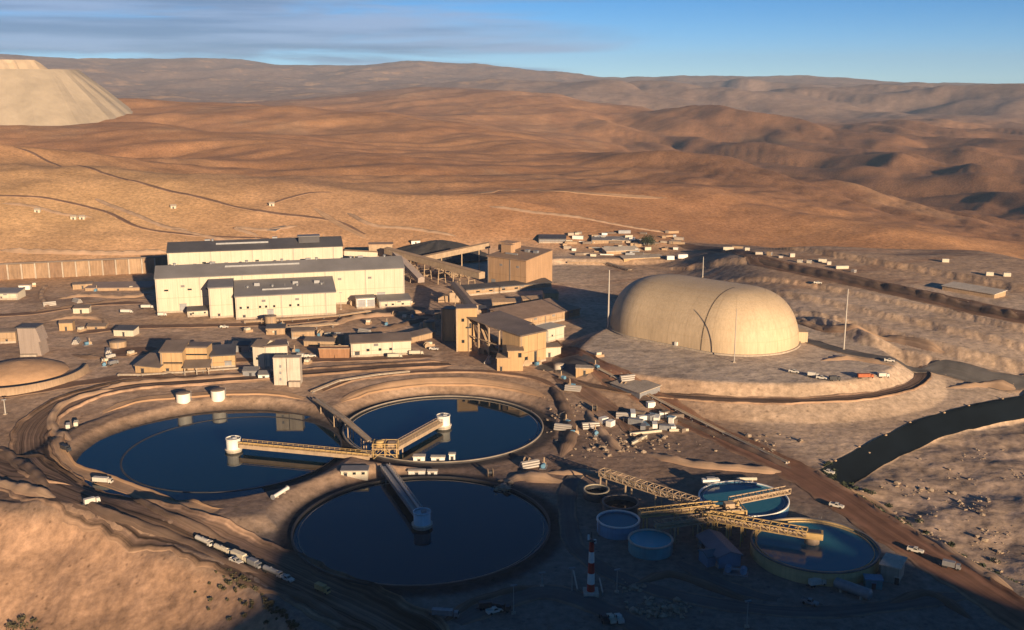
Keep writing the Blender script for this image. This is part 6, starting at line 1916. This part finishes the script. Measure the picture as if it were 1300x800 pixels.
# white row on the far bench
GW = 'white containers along the far bench'
for k in range(13):
    px = 922 + k * 13 + rs.rand() * 6
    container_at(px, 316 + (px - 922) * .17 + rs.randn() * 2.0, 2.5 + rs.rand() ** 2 * 6, 2.2, 1.2 + rs.rand() * 1.2, -.35 + rs.randn() * .3, [CREAM2, CONCP, CONCP, TANW][rs.randint(4)], ['first', 'second', 'third', 'fourth', 'fifth', 'sixth', 'seventh', 'eighth', 'ninth', 'tenth', 'eleventh', 'twelfth', 'last'][k] + ' small pale container in the row on the far bench, counted from the dome', GW)
for (px, py, lab) in ((1200, 333, 'lone white container above the far bench, nearer the dome'), (1256, 350, 'lone white container by the shaded valley, nearer one'), (1278, 351, 'lone white container by the shaded valley, outermost')):
    container_at(px, py, 4, 2.2, 2.0, -.2, CREAM2, lab, None)
building('long_roof', 'long low pale roof on the far bench toward the picture edge', 'building', P(1196, 368), P(1262, 379), 12, 2.2, 'mono', .6, TANW, CONCP)
for (px, py, lab) in ((93, 279, 'white hut on the dirt slope, first of a close pair'), (104, 279, 'white hut on the dirt slope, second of a close pair'), (47, 270, 'white hut where the upper dirt tracks fork'), (220, 265, 'white hut beside the long dirt track below the skyline'), (345, 262, 'white hut at the bend of the hooked dirt track')):
    boxhouse('hut', lab, 'hut', px, py, (4.2, 3), 2.2, .1, CREAM2, CONC, 'gable')
building('long_roof', 'dull grey settling roof lying on the slope above the tallest hall', 'building', P(292, 284), P(350, 295), 26, 1.2, 'mono', 3.0, TANW, ROOFG)
for (px, py, w, lab) in ((722, 462, 6, 'round drum tank on the grey yard beside the cream lean-to'), ):
    tank('storage_tank', lab, P(px - 12, py + 6), 2.6, 2.2, CONCP, roof=CONC)
boxhouse('yard_hut', 'small ochre hut on the corridor edge past the drum tank', 'building', 742, 476, (8, 5), 3.0, -.1, OCHRE, CONC)
building('grey_shed', 'slanted grey shed roof along the corridor road', 'building', P(776, 492), P(812, 508), 12, 3.0, 'mono', 1.2, STEELG, CONC)
for k, (px, py, lab) in enumerate(((842, 530, 'white crate alone on the corridor verge'), (826, 517, 'white crate in the shaded sorting yard'), (766, 537, 'white crate at the corner of the sorting yard'), (775, 541, 'white crate just past the yard corner'))):
    container_at(px, py, 3.4, 2.4, 2.2, .3 * k, WHITE, lab, None)
GS = 'machinery boxes in the sorting yard'
items = [(800 + rs.rand() * 70, 528 + rs.rand() * 22, 2.5 + rs.rand() * 4.5, 1.2 + rs.rand() * 1.6, rs.rand() * 3, [STEELG, BLUES, ROOFB, STEELG, ROOFB, TANW, WHITE][rs.randint(7)]) for k in range(24)]
cnt = {}
for (px, py, l, h, rz, mm) in sorted(items, key=lambda e: e[0]):
    k = cnt[mm.name] = cnt.get(mm.name, -1) + 1
    container_at(px, py, l, 2.0, h, rz, mm, ORD[k] + ' ' + _colw(mm) + ' of the sorting yard, counted from the thickener side', GS)
for k, (px, py, rz, lab) in enumerate(((820, 551, .3, 'pale beam lying across the sorting yard edge, longer one'), (812, 560, .9, 'pale beam lying slantwise down the sand'), (862, 548, .1, 'pale beam nearest the corridor road'))):
    p = P(px, py); t = thing('steel_beam', lab, 'beam', (p[0], p[1], p[2] + .7), rz)
    MB().box((0, 0, -.5), (14 - 3 * k, .9, .15)).build('flange', CREAM2, t); MB().box((0, 0, .35), (14 - 3 * k, .9, .15)).build('flange', CREAM2, t)
    MB().box((0, 0, -.35), (14 - 3 * k, .18, .7)).build('web', CREAM2, t)

# ---------------------------------------------------------------- the air
lo_z = -220.0
hz = MB().hexa([(-13500, -13500, lo_z), (13500, -13500, lo_z), (13500, 13500, lo_z), (-13500, 13500, lo_z)], [(-13500, -13500, 420), (13500, -13500, 420), (13500, 13500, 420), (-13500, 13500, 420)])
hm_ = bpy.data.materials.new('haze_air'); hm_.use_nodes = True
tt = hm_.node_tree; tt.nodes.clear()
oo = N(tt, 'ShaderNodeOutputMaterial'); pv = N(tt, 'ShaderNodeVolumePrincipled')
pv.inputs['Color'].default_value = (0.50, 0.72, 1.0, 1)
pv.inputs['Density'].default_value = 4.6e-5
tt.links.new(pv.outputs['Volume'], oo.inputs['Volume'])
haze = hz.build('haze', hm_); haze['kind'] = 'stuff'; haze['label'] = 'thin dusty air over the whole valley'; haze['category'] = 'haze'
